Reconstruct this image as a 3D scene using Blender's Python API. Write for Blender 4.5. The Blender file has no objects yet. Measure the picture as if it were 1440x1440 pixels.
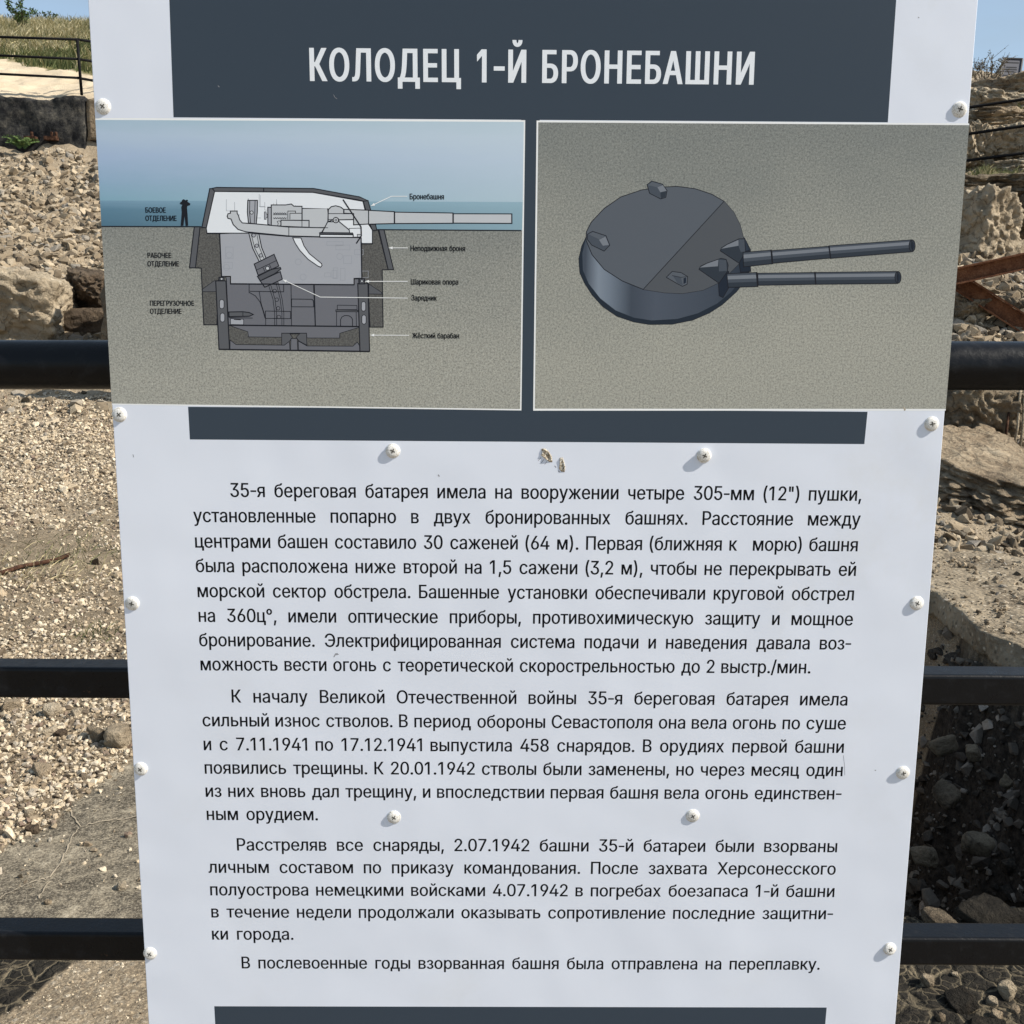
import bpy, bmesh, math, random
import numpy as np
from mathutils import Vector, noise

R = math.radians
SC = bpy.context.scene
COL = SC.collection
random.seed(7)
rng = np.random.default_rng(11)

# ------------------------------------------------------------------ camera
FPX = 1500.0                       # focal length in photo pixels (1440 wide)
CAM = Vector((0, 0, 1.55))
PITCH, ROLL, YAW = R(10.357), R(0.470), R(0.560)
fw = Vector((math.sin(YAW) * math.cos(PITCH), math.cos(YAW) * math.cos(PITCH), -math.sin(PITCH)))
r0 = Vector((math.cos(YAW), -math.sin(YAW), 0))
u0 = r0.cross(fw)
RT = math.cos(ROLL) * r0 + math.sin(ROLL) * u0
UP = -math.sin(ROLL) * r0 + math.cos(ROLL) * u0
cd = bpy.data.cameras.new('camera')
cd.sensor_width = 36
cd.lens = 36 * FPX / 1440
cd.clip_start = 0.02
cd.clip_end = 2000
cam = bpy.data.objects.new('camera', cd)
COL.objects.link(cam)
from mathutils import Matrix
m = Matrix((RT, UP, -fw)).transposed().to_4x4()
m.translation = CAM
cam.matrix_world = m
SC.camera = cam

# ------------------------------------------------------------------ sky and sun
SUN = Vector((0.74, -0.18, 0.66)).normalized()
EL = math.asin(SUN.z)
AZ = math.atan2(SUN.x, SUN.y)
w = bpy.data.worlds.new('World')
SC.world = w
w.use_nodes = True
nt = w.node_tree
bg = nt.nodes['Background']
sky = nt.nodes.new('ShaderNodeTexSky')
sky.sky_type = 'NISHITA'
sky.sun_disc = False
sky.sun_elevation = EL
sky.sun_rotation = AZ
sky.air_density = 1.0
sky.dust_density = 0.6
sky.ozone_density = 1.6
tc = nt.nodes.new('ShaderNodeTexCoord')
mp = nt.nodes.new('ShaderNodeMapping')
mp.inputs['Scale'].default_value = (2.2, 2.2, 9)
nz = nt.nodes.new('ShaderNodeTexNoise')
nz.inputs['Scale'].default_value = 1.6
nz.inputs['Detail'].default_value = 7
rp = nt.nodes.new('ShaderNodeValToRGB')
rp.color_ramp.elements[0].position = 0.28
rp.color_ramp.elements[1].position = 0.66
rp.color_ramp.elements[1].color = (0.75, 0.75, 0.75, 1)
mx = nt.nodes.new('ShaderNodeMixRGB')
mx.inputs['Color2'].default_value = (1.95, 2.42, 2.8, 1)
rp.color_ramp.elements[0].color = (0.35, 0.35, 0.35, 1)
nt.links.new(tc.outputs['Generated'], mp.inputs['Vector'])
nt.links.new(mp.outputs['Vector'], nz.inputs['Vector'])
nt.links.new(nz.outputs['Fac'], rp.inputs['Fac'])
nt.links.new(rp.outputs['Color'], mx.inputs['Fac'])
nt.links.new(sky.outputs['Color'], mx.inputs['Color1'])
nt.links.new(mx.outputs['Color'], bg.inputs['Color'])
bg.inputs['Strength'].default_value = 0.14
sl = bpy.data.lights.new('sun', 'SUN')
sl.energy = 5.0
sl.angle = R(0.5)
sl.color = (1.0, 0.935, 0.83)
so = bpy.data.objects.new('sun', sl)
so.rotation_euler = SUN.to_track_quat('Z', 'Y').to_euler()
so.location = (6, -4, 9)
COL.objects.link(so)
SC.view_settings.view_transform = 'Standard'
SC.view_settings.look = 'None'
SC.view_settings.exposure = 0.50
SC.view_settings.gamma = 1.0

# ------------------------------------------------------------------ helpers
def ray(px, py):
    return ((px - 720) / FPX) * RT - ((py - 720) / FPX) * UP + fw

def at(px, py, Y):
    "world point seen at photo pixel (px,py) at depth Y"
    d = ray(px, py)
    return CAM + d * (Y / d.y)

def gp(px, py, z=0.0):
    d = ray(px, py)
    return CAM + d * ((z - CAM.z) / d.z)

def lin(c):
    c = c / 255.0
    return c / 12.92 if c <= 0.04045 else ((c + 0.055) / 1.055) ** 2.4

def link(name, me, mat=None, parent=None):
    o = bpy.data.objects.new(name, me)
    COL.objects.link(o)
    if mat is not None:
        for mm in (mat if isinstance(mat, (list, tuple)) else [mat]):
            me.materials.append(mm)
    if parent is not None:
        o.parent = parent
        o.matrix_parent_inverse = Matrix.Translation(-parent.location) if parent.type == 'EMPTY' else Matrix()
    return o

def tag(o, label=None, cat=None, group=None, kind=None):
    if label: o['label'] = label
    if cat: o['category'] = cat
    if group: o['group'] = group
    if kind: o['kind'] = kind
    return o

def thing(name, loc, label, cat, group=None):
    o = bpy.data.objects.new(name, None)
    o.empty_display_size = 0.1
    o.location = loc
    COL.objects.link(o)
    return tag(o, label, cat, group)

class MB:
    def __init__(s):
        s.v = []; s.f = []; s.m = []
    def add(s, vs, fs, mi=0):
        b = len(s.v)
        s.v += [tuple(v) for v in vs]
        s.f += [tuple(b + i for i in f) for f in fs]
        s.m += [mi] * len(fs)
    def box(s, c, d, rot=None, mi=0):
        vs = [Vector((x * d[0] / 2, y * d[1] / 2, z * d[2] / 2)) for x in (-1, 1) for y in (-1, 1) for z in (-1, 1)]
        if rot is not None: vs = [rot @ v for v in vs]
        s.add([v + Vector(c) for v in vs], [(0, 1, 3, 2), (4, 6, 7, 5), (0, 4, 5, 1), (2, 3, 7, 6), (0, 2, 6, 4), (1, 5, 7, 3)], mi)
    def bar(s, a, b, wx, wz, mi=0, up=Vector((0, 0, 1))):
        a, b = Vector(a), Vector(b)
        d = (b - a).normalized()
        x = d.cross(up).normalized(); z = x.cross(d).normalized()
        vs = [p + x * sx * wx / 2 + z * sz * wz / 2 for p in (a, b) for sx, sz in ((-1, -1), (1, -1), (1, 1), (-1, 1))]
        s.add(vs, [(3, 2, 1, 0), (4, 5, 6, 7), (0, 1, 5, 4), (1, 2, 6, 5), (2, 3, 7, 6), (3, 0, 4, 7)], mi)
    def tube(s, pts, r, n=10, mi=0):
        pts = [Vector(p) for p in pts]
        rs = r if isinstance(r, (list, tuple)) else [r] * len(pts)
        vs = []; fs = []
        for i, p in enumerate(pts):
            d = (pts[min(i + 1, len(pts) - 1)] - pts[max(i - 1, 0)]).normalized()
            x = d.cross(Vector((0.31, 0.22, 0.92))).normalized(); z = x.cross(d)
            for k in range(n):
                a = 2 * math.pi * k / n
                vs.append(p + (x * math.cos(a) + z * math.sin(a)) * rs[i])
        for i in range(len(pts) - 1):
            for k in range(n):
                fs.append((i * n + k, i * n + (k + 1) % n, (i + 1) * n + (k + 1) % n, (i + 1) * n + k))
        fs.append(tuple(range(n))[::-1]); fs.append(tuple((len(pts) - 1) * n + k for k in range(n)))
        s.add(vs, fs, mi)
    def mesh(s, name, smooth=False):
        me = bpy.data.meshes.new(name)
        me.from_pydata(s.v, [], s.f)
        me.polygons.foreach_set('material_index', s.m)
        if smooth: me.polygons.foreach_set('use_smooth', [True] * len(s.f))
        me.update()
        return me
    def build(s, name, mat, parent=None, smooth=False):
        return link(name, s.mesh(name, smooth), mat, parent)

def bevel(o, wd, seg=2):
    md = o.modifiers.new('bevel', 'BEVEL'); md.width = wd; md.segments = seg; md.limit_method = 'ANGLE'
    return o

# ------------------------------------------------------------------ materials
class NT:
    def __init__(s, name):
        s.mat = bpy.data.materials.new(name); s.mat.use_nodes = True
        s.t = s.mat.node_tree; s.b = s.t.nodes['Principled BSDF']
        s.b.inputs['Specular IOR Level'].default_value = 0.25
    def n(s, typ, **kw):
        nd = s.t.nodes.new(typ)
        for k, v in kw.items():
            if k in nd.inputs: 
                nd.inputs[k].default_value = v
            else: setattr(nd, k, v)
        return nd
    def l(s, a, b): s.t.links.new(a, b)
    def noise(s, scale, detail=6, vec=None, rough=0.6, dist=0.0):
        nd = s.n('ShaderNodeTexNoise', Scale=scale, Detail=detail, Roughness=rough, Distortion=dist)
        if vec is not None: s.l(vec, nd.inputs['Vector'])
        return nd.outputs['Fac']
    def vor(s, scale, vec=None, feature='F1', rnd=1.0):
        nd = s.n('ShaderNodeTexVoronoi', feature=feature)
        nd.inputs['Scale'].default_value = scale
        nd.inputs['Randomness'].default_value = rnd
        if vec is not None: s.l(vec, nd.inputs['Vector'])
        return nd
    def ramp(s, fac, stops):
        nd = s.n('ShaderNodeValToRGB')
        e = nd.color_ramp.elements
        while len(e) < len(stops): e.new(0.5)
        for i, (p, c) in enumerate(stops):
            e[i].position = p
            e[i].color = (c, c, c, 1) if not isinstance(c, (tuple, list)) else (*c[:3], 1)
        s.l(fac, nd.inputs['Fac'])
        return nd.outputs['Color']
    def mix(s, fac, a, b, blend='MIX'):
        nd = s.n('ShaderNodeMixRGB', blend_type=blend)
        for i, v in (('Fac', fac), ('Color1', a), ('Color2', b)):
            if isinstance(v, (float, int)): nd.inputs[i].default_value = v
            elif isinstance(v, (tuple, list)): nd.inputs[i].default_value = (*v[:3], 1)
            else: s.l(v, nd.inputs[i])
        return nd.outputs['Color']
    def math(s, op, a, b=0.0):
        nd = s.n('ShaderNodeMath', operation=op)
        for i, v in enumerate((a, b)):
            if isinstance(v, (float, int)): nd.inputs[i].default_value = v
            else: s.l(v, nd.inputs[i])
        return nd.outputs[0]
    def obj(s, scale=None):
        tc = s.n('ShaderNodeTexCoord')
        return tc.outputs['Object']
    def attr(s, name, out='Fac'):
        return s.n('ShaderNodeAttribute', attribute_name=name).outputs[out]
    def bump(s, h, dist, strength=1.0, prev=None):
        nd = s.n('ShaderNodeBump', Strength=strength, Distance=dist)
        s.l(h, nd.inputs['Height'])
        if prev is not None: s.l(prev, nd.inputs['Normal'])
        return nd.outputs['Normal']
    def out(s, col=None, rough=None, normal=None, metal=None, spec=None):
        for v, k in ((col, 'Base Color'), (rough, 'Roughness'), (normal, 'Normal'), (metal, 'Metallic'), (spec, 'Specular IOR Level')):
            if v is None: continue
            if isinstance(v, (float, int)): s.b.inputs[k].default_value = v
            elif isinstance(v, (tuple, list)): s.b.inputs[k].default_value = (*v[:3], 1)
            else: s.l(v, s.b.inputs[k])
        return s.mat

def plain(name, col, rough=0.5, metal=0.0, spec=0.25):
    return NT(name).out(col=col, rough=rough, metal=metal, spec=spec)

# print colours: what the photo shows of the board, relative to its white
WREF = (lin(206), lin(213), lin(227))
def pc(r, g, b):
    return tuple(max(0.004, min(0.9, lin(c) / w_ * k)) for c, w_, k in zip((r, g, b), WREF, (0.75, 0.785, 0.84)))

PR = 0.42   # gloss of the laminated print
def pmat(name, r, g, b):
    return plain('print_' + name, pc(r, g, b), PR, 0, 0.22)

# ================================================================== INFORMATION BOARD
D = 1.10                                  # distance of the board's face
LAY = 0.00003
board = thing('information_board', (0.03, D, 0.55), 'tall white information board about an artillery turret screwed onto the black railing', 'information board')

def P(px, py, k=1.0):
    p = at(px, py, D)
    return Vector((p.x, D - LAY * k, p.z))

xl = sum(at(x, y, D).x for x, y in ((123.8, 0), (136.4, 200), (155.7, 520), (167.2, 720), (200.4, 1300), (207, 1440))) / 6
xr = sum(at(x, y, D).x for x, y in ((1378, 0), (1360.4, 200), (1331.8, 520), (1316.8, 720), (1299.5, 920), (1258.7, 1440))) / 6
ztop, zbot, TH = 2.16, 0.52, 0.004
mt = NT('white_laminate')
o_ = mt.obj()
sm = mt.noise(3.0, 3, o_)
dirt = mt.math('MULTIPLY', mt.ramp(mt.noise(9, 9, o_, 0.7), [(0.50, 0.0), (0.70, 1.0)]), mt.ramp(mt.noise(2.3, 3, o_), [(0.50, 0.02), (0.66, 0.26)]))
c_ = mt.mix(dirt, (0.755, 0.795, 0.885), (0.60, 0.59, 0.54))
WHITE = mt.out(col=c_, rough=0.36, normal=mt.bump(sm, 0.012, 0.4), spec=0.22)
b = MB(); b.box(((xl + xr) / 2, D + TH / 2, (ztop + zbot) / 2), (xr - xl, TH, ztop - zbot))
bevel(b.build('panel', WHITE, board), 0.0006, 2)
FRAME = plain('board_frame_steel', (0.05, 0.05, 0.055), 0.5)
b = MB()
for x in (xl + 0.06, xr - 0.06):
    b.box((x, D + TH + 0.011, (ztop + zbot) / 2), (0.03, 0.02, ztop - zbot - 0.06))
b.build('backing_frame', FRAME, board)

def zip_poly(mb, pts, k, mi=0):
    vs = [P(x, y, k) for x, y in pts]
    # make the face look at the camera (-Y)
    a = sum((vs[i].x * vs[(i + 1) % len(vs)].z - vs[(i + 1) % len(vs)].x * vs[i].z) for i in range(len(vs)))
    if a < 0: vs = vs[::-1]
    mb.add(vs, [tuple(range(len(vs)))], mi)

def stroke(mb, pts, wpx, k, mi=0, closed=False):
    "mitred ribbon along pts (photo pixels) of width wpx"
    p = [Vector((x, y)) for x, y in pts]
    q = [p[0]]
    for v in p[1:]:
        if (v - q[-1]).length > 0.05: q.append(v)
    if closed and (q[0] - q[-1]).length < 0.05: q.pop()
    n = len(q); L = []; Rr = []
    for i in range(n):
        a = q[i - 1] if (i > 0 or closed) else None
        c = q[(i + 1) % n] if (i < n - 1 or closed) else None
        d1 = (q[i] - a).normalized() if a is not None else (c - q[i]).normalized()
        d2 = (c - q[i]).normalized() if c is not None else d1
        t = d1 + d2
        t = t.normalized() if t.length > 1e-4 else d1
        nn = Vector((-t.y, t.x))
        den = max(0.45, nn.dot(Vector((-d1.y, d1.x))))
        L.append(q[i] + nn * (wpx / 2 / den)); Rr.append(q[i] - nn * (wpx / 2 / den))
    for i in range(n if closed else n - 1):
        j = (i + 1) % n
        zip_poly(mb, [L[i], L[j], Rr[j], Rr[i]], k, mi)

# letter outlines of a plain grotesque, thousandths of an em (cap height 728): advance, contours
GLYPHS = {
'"':(459,[[111,454,101,728,194,728,184,454],[276,454,265,728,358,728,348,454]]),
'(':(391,[[128,296,129,350,135,406,144,463,151,498,159,532,168,566,178,599,188,631,208,683,229,729,253,771,338,771,314,720,292,667,273,613,256,558,242,503,231,449,223,395,218,345,216,296,218,252,222,208,229,164,240,119,253,72,269,23,281,-7,293,-38,307,-70,322,-103,338,-137,253,-137,229,-95,208,-52,189,-9,173,34,159,78,148,122,139,166,133,209,129,253]]),
')':(391,[[53,-137,70,-102,85,-69,99,-36,112,-5,123,26,139,74,152,121,162,166,169,210,173,253,174,296,173,345,168,395,160,449,149,503,135,558,118,613,99,667,77,720,53,771,138,771,162,729,183,683,203,631,214,599,223,566,232,532,240,498,247,463,256,405,262,350,263,296,262,252,258,208,252,164,243,120,231,76,217,33,201,-11,182,-53,161,-96,138,-137]]),
',':(269,[[54,-171,97,102,196,102,121,-171]]),
'-':(418,[[372,350,372,269,53,269,53,350]]),
'.':(269,[[136,-6,119,-4,104,2,90,13,79,26,73,42,71,59,73,76,79,91,90,105,104,116,119,122,136,124,154,122,169,116,183,105,193,91,200,76,202,59,200,42,193,26,183,13,169,2,154,-4]]),
'/':(357,[[336,762,102,-109,21,-109,255,762]]),
'0':(613,[[309,-10,258,-5,212,10,171,34,136,68,107,111,83,162,73,197,64,235,58,275,55,318,53,364,55,409,58,452,64,493,73,530,84,565,107,617,136,659,172,693,212,718,258,733,309,738,361,733,406,718,447,693,482,659,511,617,535,565,546,530,554,493,560,452,564,409,565,364,564,318,560,275,554,235,546,197,535,162,512,111,483,68,448,34,407,10,361,-5],[309,71,343,75,373,86,400,106,423,132,442,165,457,206,468,252,475,305,477,364,475,423,468,476,457,522,442,563,423,596,400,623,373,642,343,654,309,658,275,654,245,642,218,623,195,596,176,563,161,522,150,476,144,423,141,364,144,305,150,252,161,206,176,165,195,132,218,106,245,86,275,75]]),
'1':(568,[[355,728,355,0,264,0,264,642,83,512,83,611,244,728]]),
'2':(613,[[76,0,76,68,320,327,346,355,369,381,389,404,405,426,419,447,430,467,437,488,442,509,443,532,441,556,435,579,425,599,412,616,395,631,376,643,354,651,330,656,305,658,278,656,253,650,231,640,212,627,196,611,184,592,174,570,169,545,167,518,79,518,82,560,92,598,108,633,131,664,158,689,190,710,226,726,265,735,307,738,349,735,388,726,423,711,454,690,480,666,502,637,518,605,527,570,530,533,529,506,524,480,516,455,504,428,487,400,466,370,439,337,406,299,367,257,203,86,542,81,542,0]]),
'3':(613,[[297,-10,254,-7,213,1,175,14,140,32,110,55,85,82,66,114,53,149,48,189,141,189,146,165,154,143,166,125,182,108,200,95,221,85,245,77,271,73,298,71,327,73,354,78,379,87,401,99,420,114,435,133,447,155,454,179,456,207,454,233,448,258,437,281,422,302,403,319,378,334,348,345,313,352,273,354,209,354,209,428,397,642,85,647,85,728,518,728,518,659,287,398,287,413,339,415,385,409,426,395,462,374,492,349,516,318,533,284,544,247,547,207,544,166,533,129,515,95,491,64,461,39,427,18,387,2,344,-7]]),
'4':(613,[[42,151,42,227,338,728,430,728,140,237,576,233,576,151],[388,0,388,173,388,209,388,454,476,454,476,0]]),
'5':(613,[[302,-10,260,-7,221,2,185,16,153,35,126,58,103,86,86,117,75,150,71,187,160,187,164,165,171,145,182,127,197,111,214,97,233,86,254,78,277,73,302,71,330,74,356,81,380,92,402,108,420,127,435,149,445,175,452,202,454,232,452,262,445,290,434,316,419,339,400,359,378,375,353,387,326,394,297,396,272,395,248,391,225,384,203,375,184,364,168,352,81,362,122,728,509,728,509,647,200,647,177,431,197,444,217,456,239,465,263,472,288,476,313,477,346,475,376,469,405,459,432,446,457,429,479,408,498,385,514,359,527,331,537,300,543,268,544,234,541,188,530,147,513,108,489,74,461,45,427,22,388,4,347,-6]]),
'6':(613,[[309,-10,265,-6,225,4,189,21,156,44,128,73,106,107,89,145,79,186,76,232,78,267,86,304,99,342,119,384,146,432,181,487,346,728,446,728,201,374,193,374,201,387,210,400,221,412,234,422,249,432,265,439,283,445,301,448,321,450,364,446,402,437,437,422,467,401,493,374,514,343,529,308,538,268,542,225,538,181,528,141,511,104,489,71,461,43,429,21,392,4,352,-6],[309,69,336,72,361,78,384,90,404,105,421,123,435,145,445,170,451,196,454,225,451,254,445,281,435,305,421,327,404,345,384,360,361,371,336,377,309,380,282,377,257,371,234,360,213,345,196,327,182,306,172,282,166,256,164,227,166,197,172,170,182,145,196,123,213,105,234,90,257,78,282,72]]),
'7':(613,[[124,0,448,642,74,647,74,728,544,728,544,642,221,0]]),
'8':(613,[[309,-10,262,-7,218,2,179,16,144,36,115,60,91,88,73,121,63,156,59,193,61,224,68,252,78,279,92,304,109,326,130,345,152,360,177,372,203,379,170,394,141,414,118,440,100,472,89,507,86,544,89,580,98,613,114,644,136,671,162,694,194,713,229,727,267,735,309,738,350,735,388,727,423,713,454,694,480,671,502,644,518,613,528,580,531,544,528,507,517,472,499,441,476,414,448,394,415,382,441,372,465,360,488,345,508,326,525,304,539,279,550,252,556,224,559,193,555,156,544,121,527,88,503,60,473,36,438,16,399,2,356,-7],[309,70,340,72,368,77,392,86,414,98,432,113,447,131,458,151,465,174,467,198,464,224,458,248,446,270,431,289,412,305,390,319,365,329,338,335,309,337,279,335,252,329,227,319,205,305,186,289,171,270,159,248,152,224,150,198,152,174,159,151,169,131,184,113,202,98,224,86,250,77,278,72],[309,414,334,416,356,421,377,430,396,441,412,456,424,473,434,493,440,514,442,537,440,561,434,582,425,601,413,618,397,632,379,643,357,652,334,656,309,658,283,656,260,652,239,643,220,632,205,618,192,601,183,582,177,561,175,537,177,514,183,493,192,473,205,456,220,441,239,430,261,421,284,416]]),
'9':(613,[[308,738,352,734,392,724,429,707,461,684,489,655,511,621,528,583,538,542,542,496,539,461,531,424,518,386,499,344,471,296,436,241,272,0,172,0,416,354,425,354,417,341,408,328,396,316,383,306,369,296,352,289,335,283,316,280,297,278,255,282,216,291,181,306,151,327,125,354,104,385,88,420,79,460,76,503,79,547,89,588,106,624,129,657,156,685,189,707,226,724,265,734],[308,659,282,656,257,650,234,638,214,623,197,605,183,583,173,558,166,532,164,503,166,474,173,447,183,423,197,401,214,383,234,368,257,357,282,351,308,348,336,351,361,357,384,368,404,383,421,401,435,422,445,446,452,473,454,501,452,531,445,558,435,583,421,605,404,623,384,638,361,650,336,656]]),
'°':(452,[[227,405,197,407,170,415,144,427,121,443,101,463,84,486,72,512,64,540,62,569,64,598,72,626,84,652,101,675,121,695,144,712,170,724,197,731,227,734,256,731,283,724,309,712,332,695,352,675,368,652,381,626,388,598,390,569,388,540,381,512,368,486,352,463,332,443,309,427,283,415,256,407],[227,478,243,480,258,484,272,491,285,500,296,511,305,523,312,537,316,553,318,569,316,585,312,601,305,615,296,628,285,639,272,648,258,655,243,659,227,661,210,659,195,655,181,648,168,639,157,628,148,615,141,601,137,585,135,569,137,553,141,537,148,523,157,511,168,500,181,491,195,484,210,480]]),
'А':(686,[[23,0,288,728,395,728,663,0,565,0,411,433,401,462,390,495,378,533,364,576,349,627,332,685,351,685,334,626,318,575,305,531,293,493,282,461,273,433,122,0],[157,203,157,284,529,284,529,203]]),
'Б':(643,[[86,0,86,728,521,728,521,647,178,647,178,423,346,423,393,420,436,411,474,397,508,378,536,354,558,326,575,293,584,256,588,215,585,173,575,135,558,101,536,71,508,46,475,26,436,12,393,3,346,0],[178,81,344,81,389,85,427,96,457,116,479,143,493,176,497,216,493,253,479,284,457,309,427,327,389,338,344,342,178,342]]),
'В':(653,[[86,0,86,728,345,728,393,725,434,716,471,702,501,683,526,660,545,632,559,602,567,570,570,535,568,506,562,480,553,458,541,439,527,423,510,409,491,398,471,389,450,382,450,375,474,371,497,364,520,351,541,335,560,315,576,291,588,263,596,231,598,195,595,159,587,126,573,96,552,68,526,45,493,26,453,11,407,3,353,0],[178,82,350,82,402,85,442,96,472,114,492,138,505,165,509,195,507,219,500,242,490,263,476,282,458,298,437,312,413,322,386,328,355,330,178,330],[178,408,341,408,366,410,390,415,412,424,432,436,449,450,462,467,473,487,479,509,481,533,477,563,466,590,447,614,421,632,386,643,343,646,178,646]]),
'Г':(574,[[529,728,529,647,178,647,178,0,86,0,86,728]]),
'Д':(814,[[45,-156,45,81,105,81,116,93,128,107,139,123,149,142,158,164,168,188,176,217,184,249,191,285,197,325,203,371,207,421,232,728,687,728,687,81,769,81,769,-156,680,-156,680,0,134,0,134,-156],[211,81,596,81,596,647,317,647,298,421,293,371,287,323,280,277,272,234,263,195,252,160,240,128,227,102]]),
'Е':(599,[[86,0,86,728,533,728,533,646,178,646,178,409,509,409,509,327,178,327,178,82,537,82,537,0]]),
'Ж':(956,[[524,728,524,0,432,0,432,728],[26,0,261,379,45,728,157,728,344,405,614,405,800,728,911,728,695,378,930,0,824,0,629,323,327,323,130,0]]),
'З':(616,[[309,-10,263,-7,221,1,182,15,148,34,118,57,94,85,76,116,64,151,60,189,153,189,157,165,164,144,176,126,191,109,209,96,231,85,255,78,280,73,308,71,338,73,365,78,390,87,412,99,431,114,446,132,458,153,465,175,467,199,465,225,458,248,447,269,431,288,412,303,389,316,362,325,331,331,297,333,237,333,237,413,297,413,324,415,349,420,372,428,393,440,410,454,423,471,434,491,440,513,442,536,440,560,435,582,426,601,413,617,398,631,380,643,359,651,335,656,310,658,285,656,261,651,239,644,218,633,201,620,186,604,174,586,167,565,164,541,75,541,80,579,91,613,109,644,132,671,161,694,194,713,230,727,270,735,311,738,354,735,394,726,429,711,459,691,485,667,505,639,520,608,529,576,532,541,528,503,518,468,499,438,475,412,445,392,410,378,440,366,466,355,490,341,510,324,527,304,540,281,550,255,556,228,558,199,554,160,544,124,526,92,502,62,472,38,437,17,398,2,355,-7]]),
'И':(749,[[663,0,570,0,570,416,570,431,571,448,571,469,575,549,578,649,595,647,537,545,522,519,508,495,496,473,484,453,472,434,460,415,196,0,86,0,86,728,178,728,178,279,178,225,177,203,177,180,176,155,174,129,172,103,170,77,157,79,170,104,182,129,195,153,207,175,219,196,230,216,241,233,250,249,258,261,555,728,663,728]]),
'Й':(749,[[663,0,570,0,570,416,570,431,571,448,571,469,575,549,578,649,595,647,537,545,522,519,508,495,496,473,484,453,472,434,460,415,196,0,86,0,86,728,178,728,178,279,178,225,177,203,177,180,176,155,174,129,172,103,170,77,157,79,170,104,182,129,195,153,207,175,219,196,230,216,241,233,250,249,258,261,555,728,663,728],[375,805,350,807,326,813,304,823,284,837,267,853,253,873,243,895,236,918,234,943,298,943,300,922,308,904,320,888,336,876,354,869,375,867,396,869,415,876,431,888,443,904,450,922,452,943,517,943,515,918,509,895,498,873,484,854,467,837,447,823,425,813,401,807]]),
'К':(668,[[86,0,86,728,178,728,178,411,280,411,518,728,630,728,359,375,642,0,531,0,284,330,178,330,178,0]]),
'Л':(744,[[45,0,45,81,65,81,86,83,105,87,120,95,133,107,144,124,152,147,160,176,165,213,170,258,209,728,658,728,658,0,565,0,565,647,293,647,260,251,256,210,251,173,244,139,235,109,224,83,211,61,196,42,177,27,156,15,132,7,104,2,72,0]]),
'Н':(740,[[86,0,86,728,178,728,178,413,561,413,561,728,654,728,654,0,561,0,561,332,178,332,178,0]]),
'О':(763,[[382,-10,345,-8,310,-3,277,7,245,19,215,36,187,55,162,78,139,104,118,133,100,165,85,200,73,237,64,277,59,319,58,364,59,408,64,451,73,491,85,528,100,563,118,595,139,624,162,649,187,672,215,692,245,709,277,721,310,730,345,736,382,738,419,736,454,730,487,721,519,709,549,692,577,672,602,649,625,624,646,595,664,563,679,528,690,491,699,451,704,408,706,364,704,319,699,277,690,237,679,200,664,165,646,133,625,104,602,78,577,55,549,36,519,19,487,7,454,-3,419,-8],[382,76,424,79,463,90,500,109,533,134,561,167,584,206,602,252,612,305,616,364,612,423,602,476,584,522,561,561,533,594,500,619,463,638,424,649,382,652,340,649,300,638,264,619,231,593,203,561,179,521,162,475,152,423,148,364,152,305,162,252,179,206,203,167,231,135,264,109,300,90,340,79]]),
'П':(740,[[654,728,654,0,561,0,561,646,178,646,178,0,86,0,86,728]]),
'Р':(636,[[86,0,86,728,178,728,178,0],[156,728,337,728,389,725,436,714,476,697,509,675,537,647,558,615,573,579,582,540,585,497,582,455,573,416,558,380,537,347,509,320,476,297,436,279,389,269,337,266,156,266,156,347,333,347,368,349,399,356,425,366,446,381,464,399,477,420,486,444,491,470,493,497,491,525,486,551,477,575,464,595,446,613,425,628,399,638,368,645,332,647,156,647]]),
'С':(730,[[383,-10,346,-8,310,-3,277,7,245,19,215,36,187,55,161,78,138,104,118,133,100,165,85,200,73,237,64,277,59,319,58,364,59,408,64,451,73,491,85,528,100,563,118,595,138,624,161,649,187,672,215,692,245,709,277,721,310,730,346,736,383,738,419,736,453,731,487,722,519,709,548,693,575,674,600,652,622,627,641,599,656,568,668,534,677,498,584,498,578,522,569,545,557,565,544,583,528,599,511,613,493,625,473,635,451,643,429,648,406,651,383,652,339,649,300,637,263,619,230,593,202,560,179,521,162,475,151,422,148,364,151,305,162,253,179,207,202,168,230,135,263,109,300,91,340,79,383,76,406,77,429,80,451,86,473,93,493,103,511,115,528,129,544,145,557,164,569,184,578,206,584,230,677,230,669,194,657,160,641,130,622,102,601,77,576,54,549,35,519,19,487,7,454,-2,419,-8]]),
'Т':(642,[[45,646,45,728,597,728,597,646,367,646,367,0,276,0,276,646]]),
'У':(625,[[124,0,124,82,175,82,197,83,217,87,233,94,246,103,257,116,265,132,279,166,23,728,125,728,220,511,237,473,251,438,265,404,277,371,288,339,299,308,310,277,321,245,332,213,306,213,354,350,372,400,392,453,415,511,502,728,601,728,349,120,339,98,328,77,315,58,301,41,283,27,263,15,238,7,208,2,173,0]]),
'Х':(679,[[26,0,311,407,311,338,42,728,149,728,255,573,269,552,281,534,292,517,302,501,311,486,320,471,329,455,338,437,348,418,332,418,342,437,352,454,361,470,369,486,379,501,389,517,400,533,413,552,427,573,535,728,639,728,370,342,370,410,652,0,546,0,418,185,406,204,394,221,384,236,375,251,366,265,357,280,349,295,340,312,330,331,350,331,340,313,331,296,322,281,314,267,305,252,295,237,285,222,273,204,260,185,131,0]]),
'Ц':(718,[[632,0,86,0,86,728,178,728,178,81,540,81,540,728,632,728],[616,-156,616,0,579,0,579,81,704,81,703,-156]]),
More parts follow.
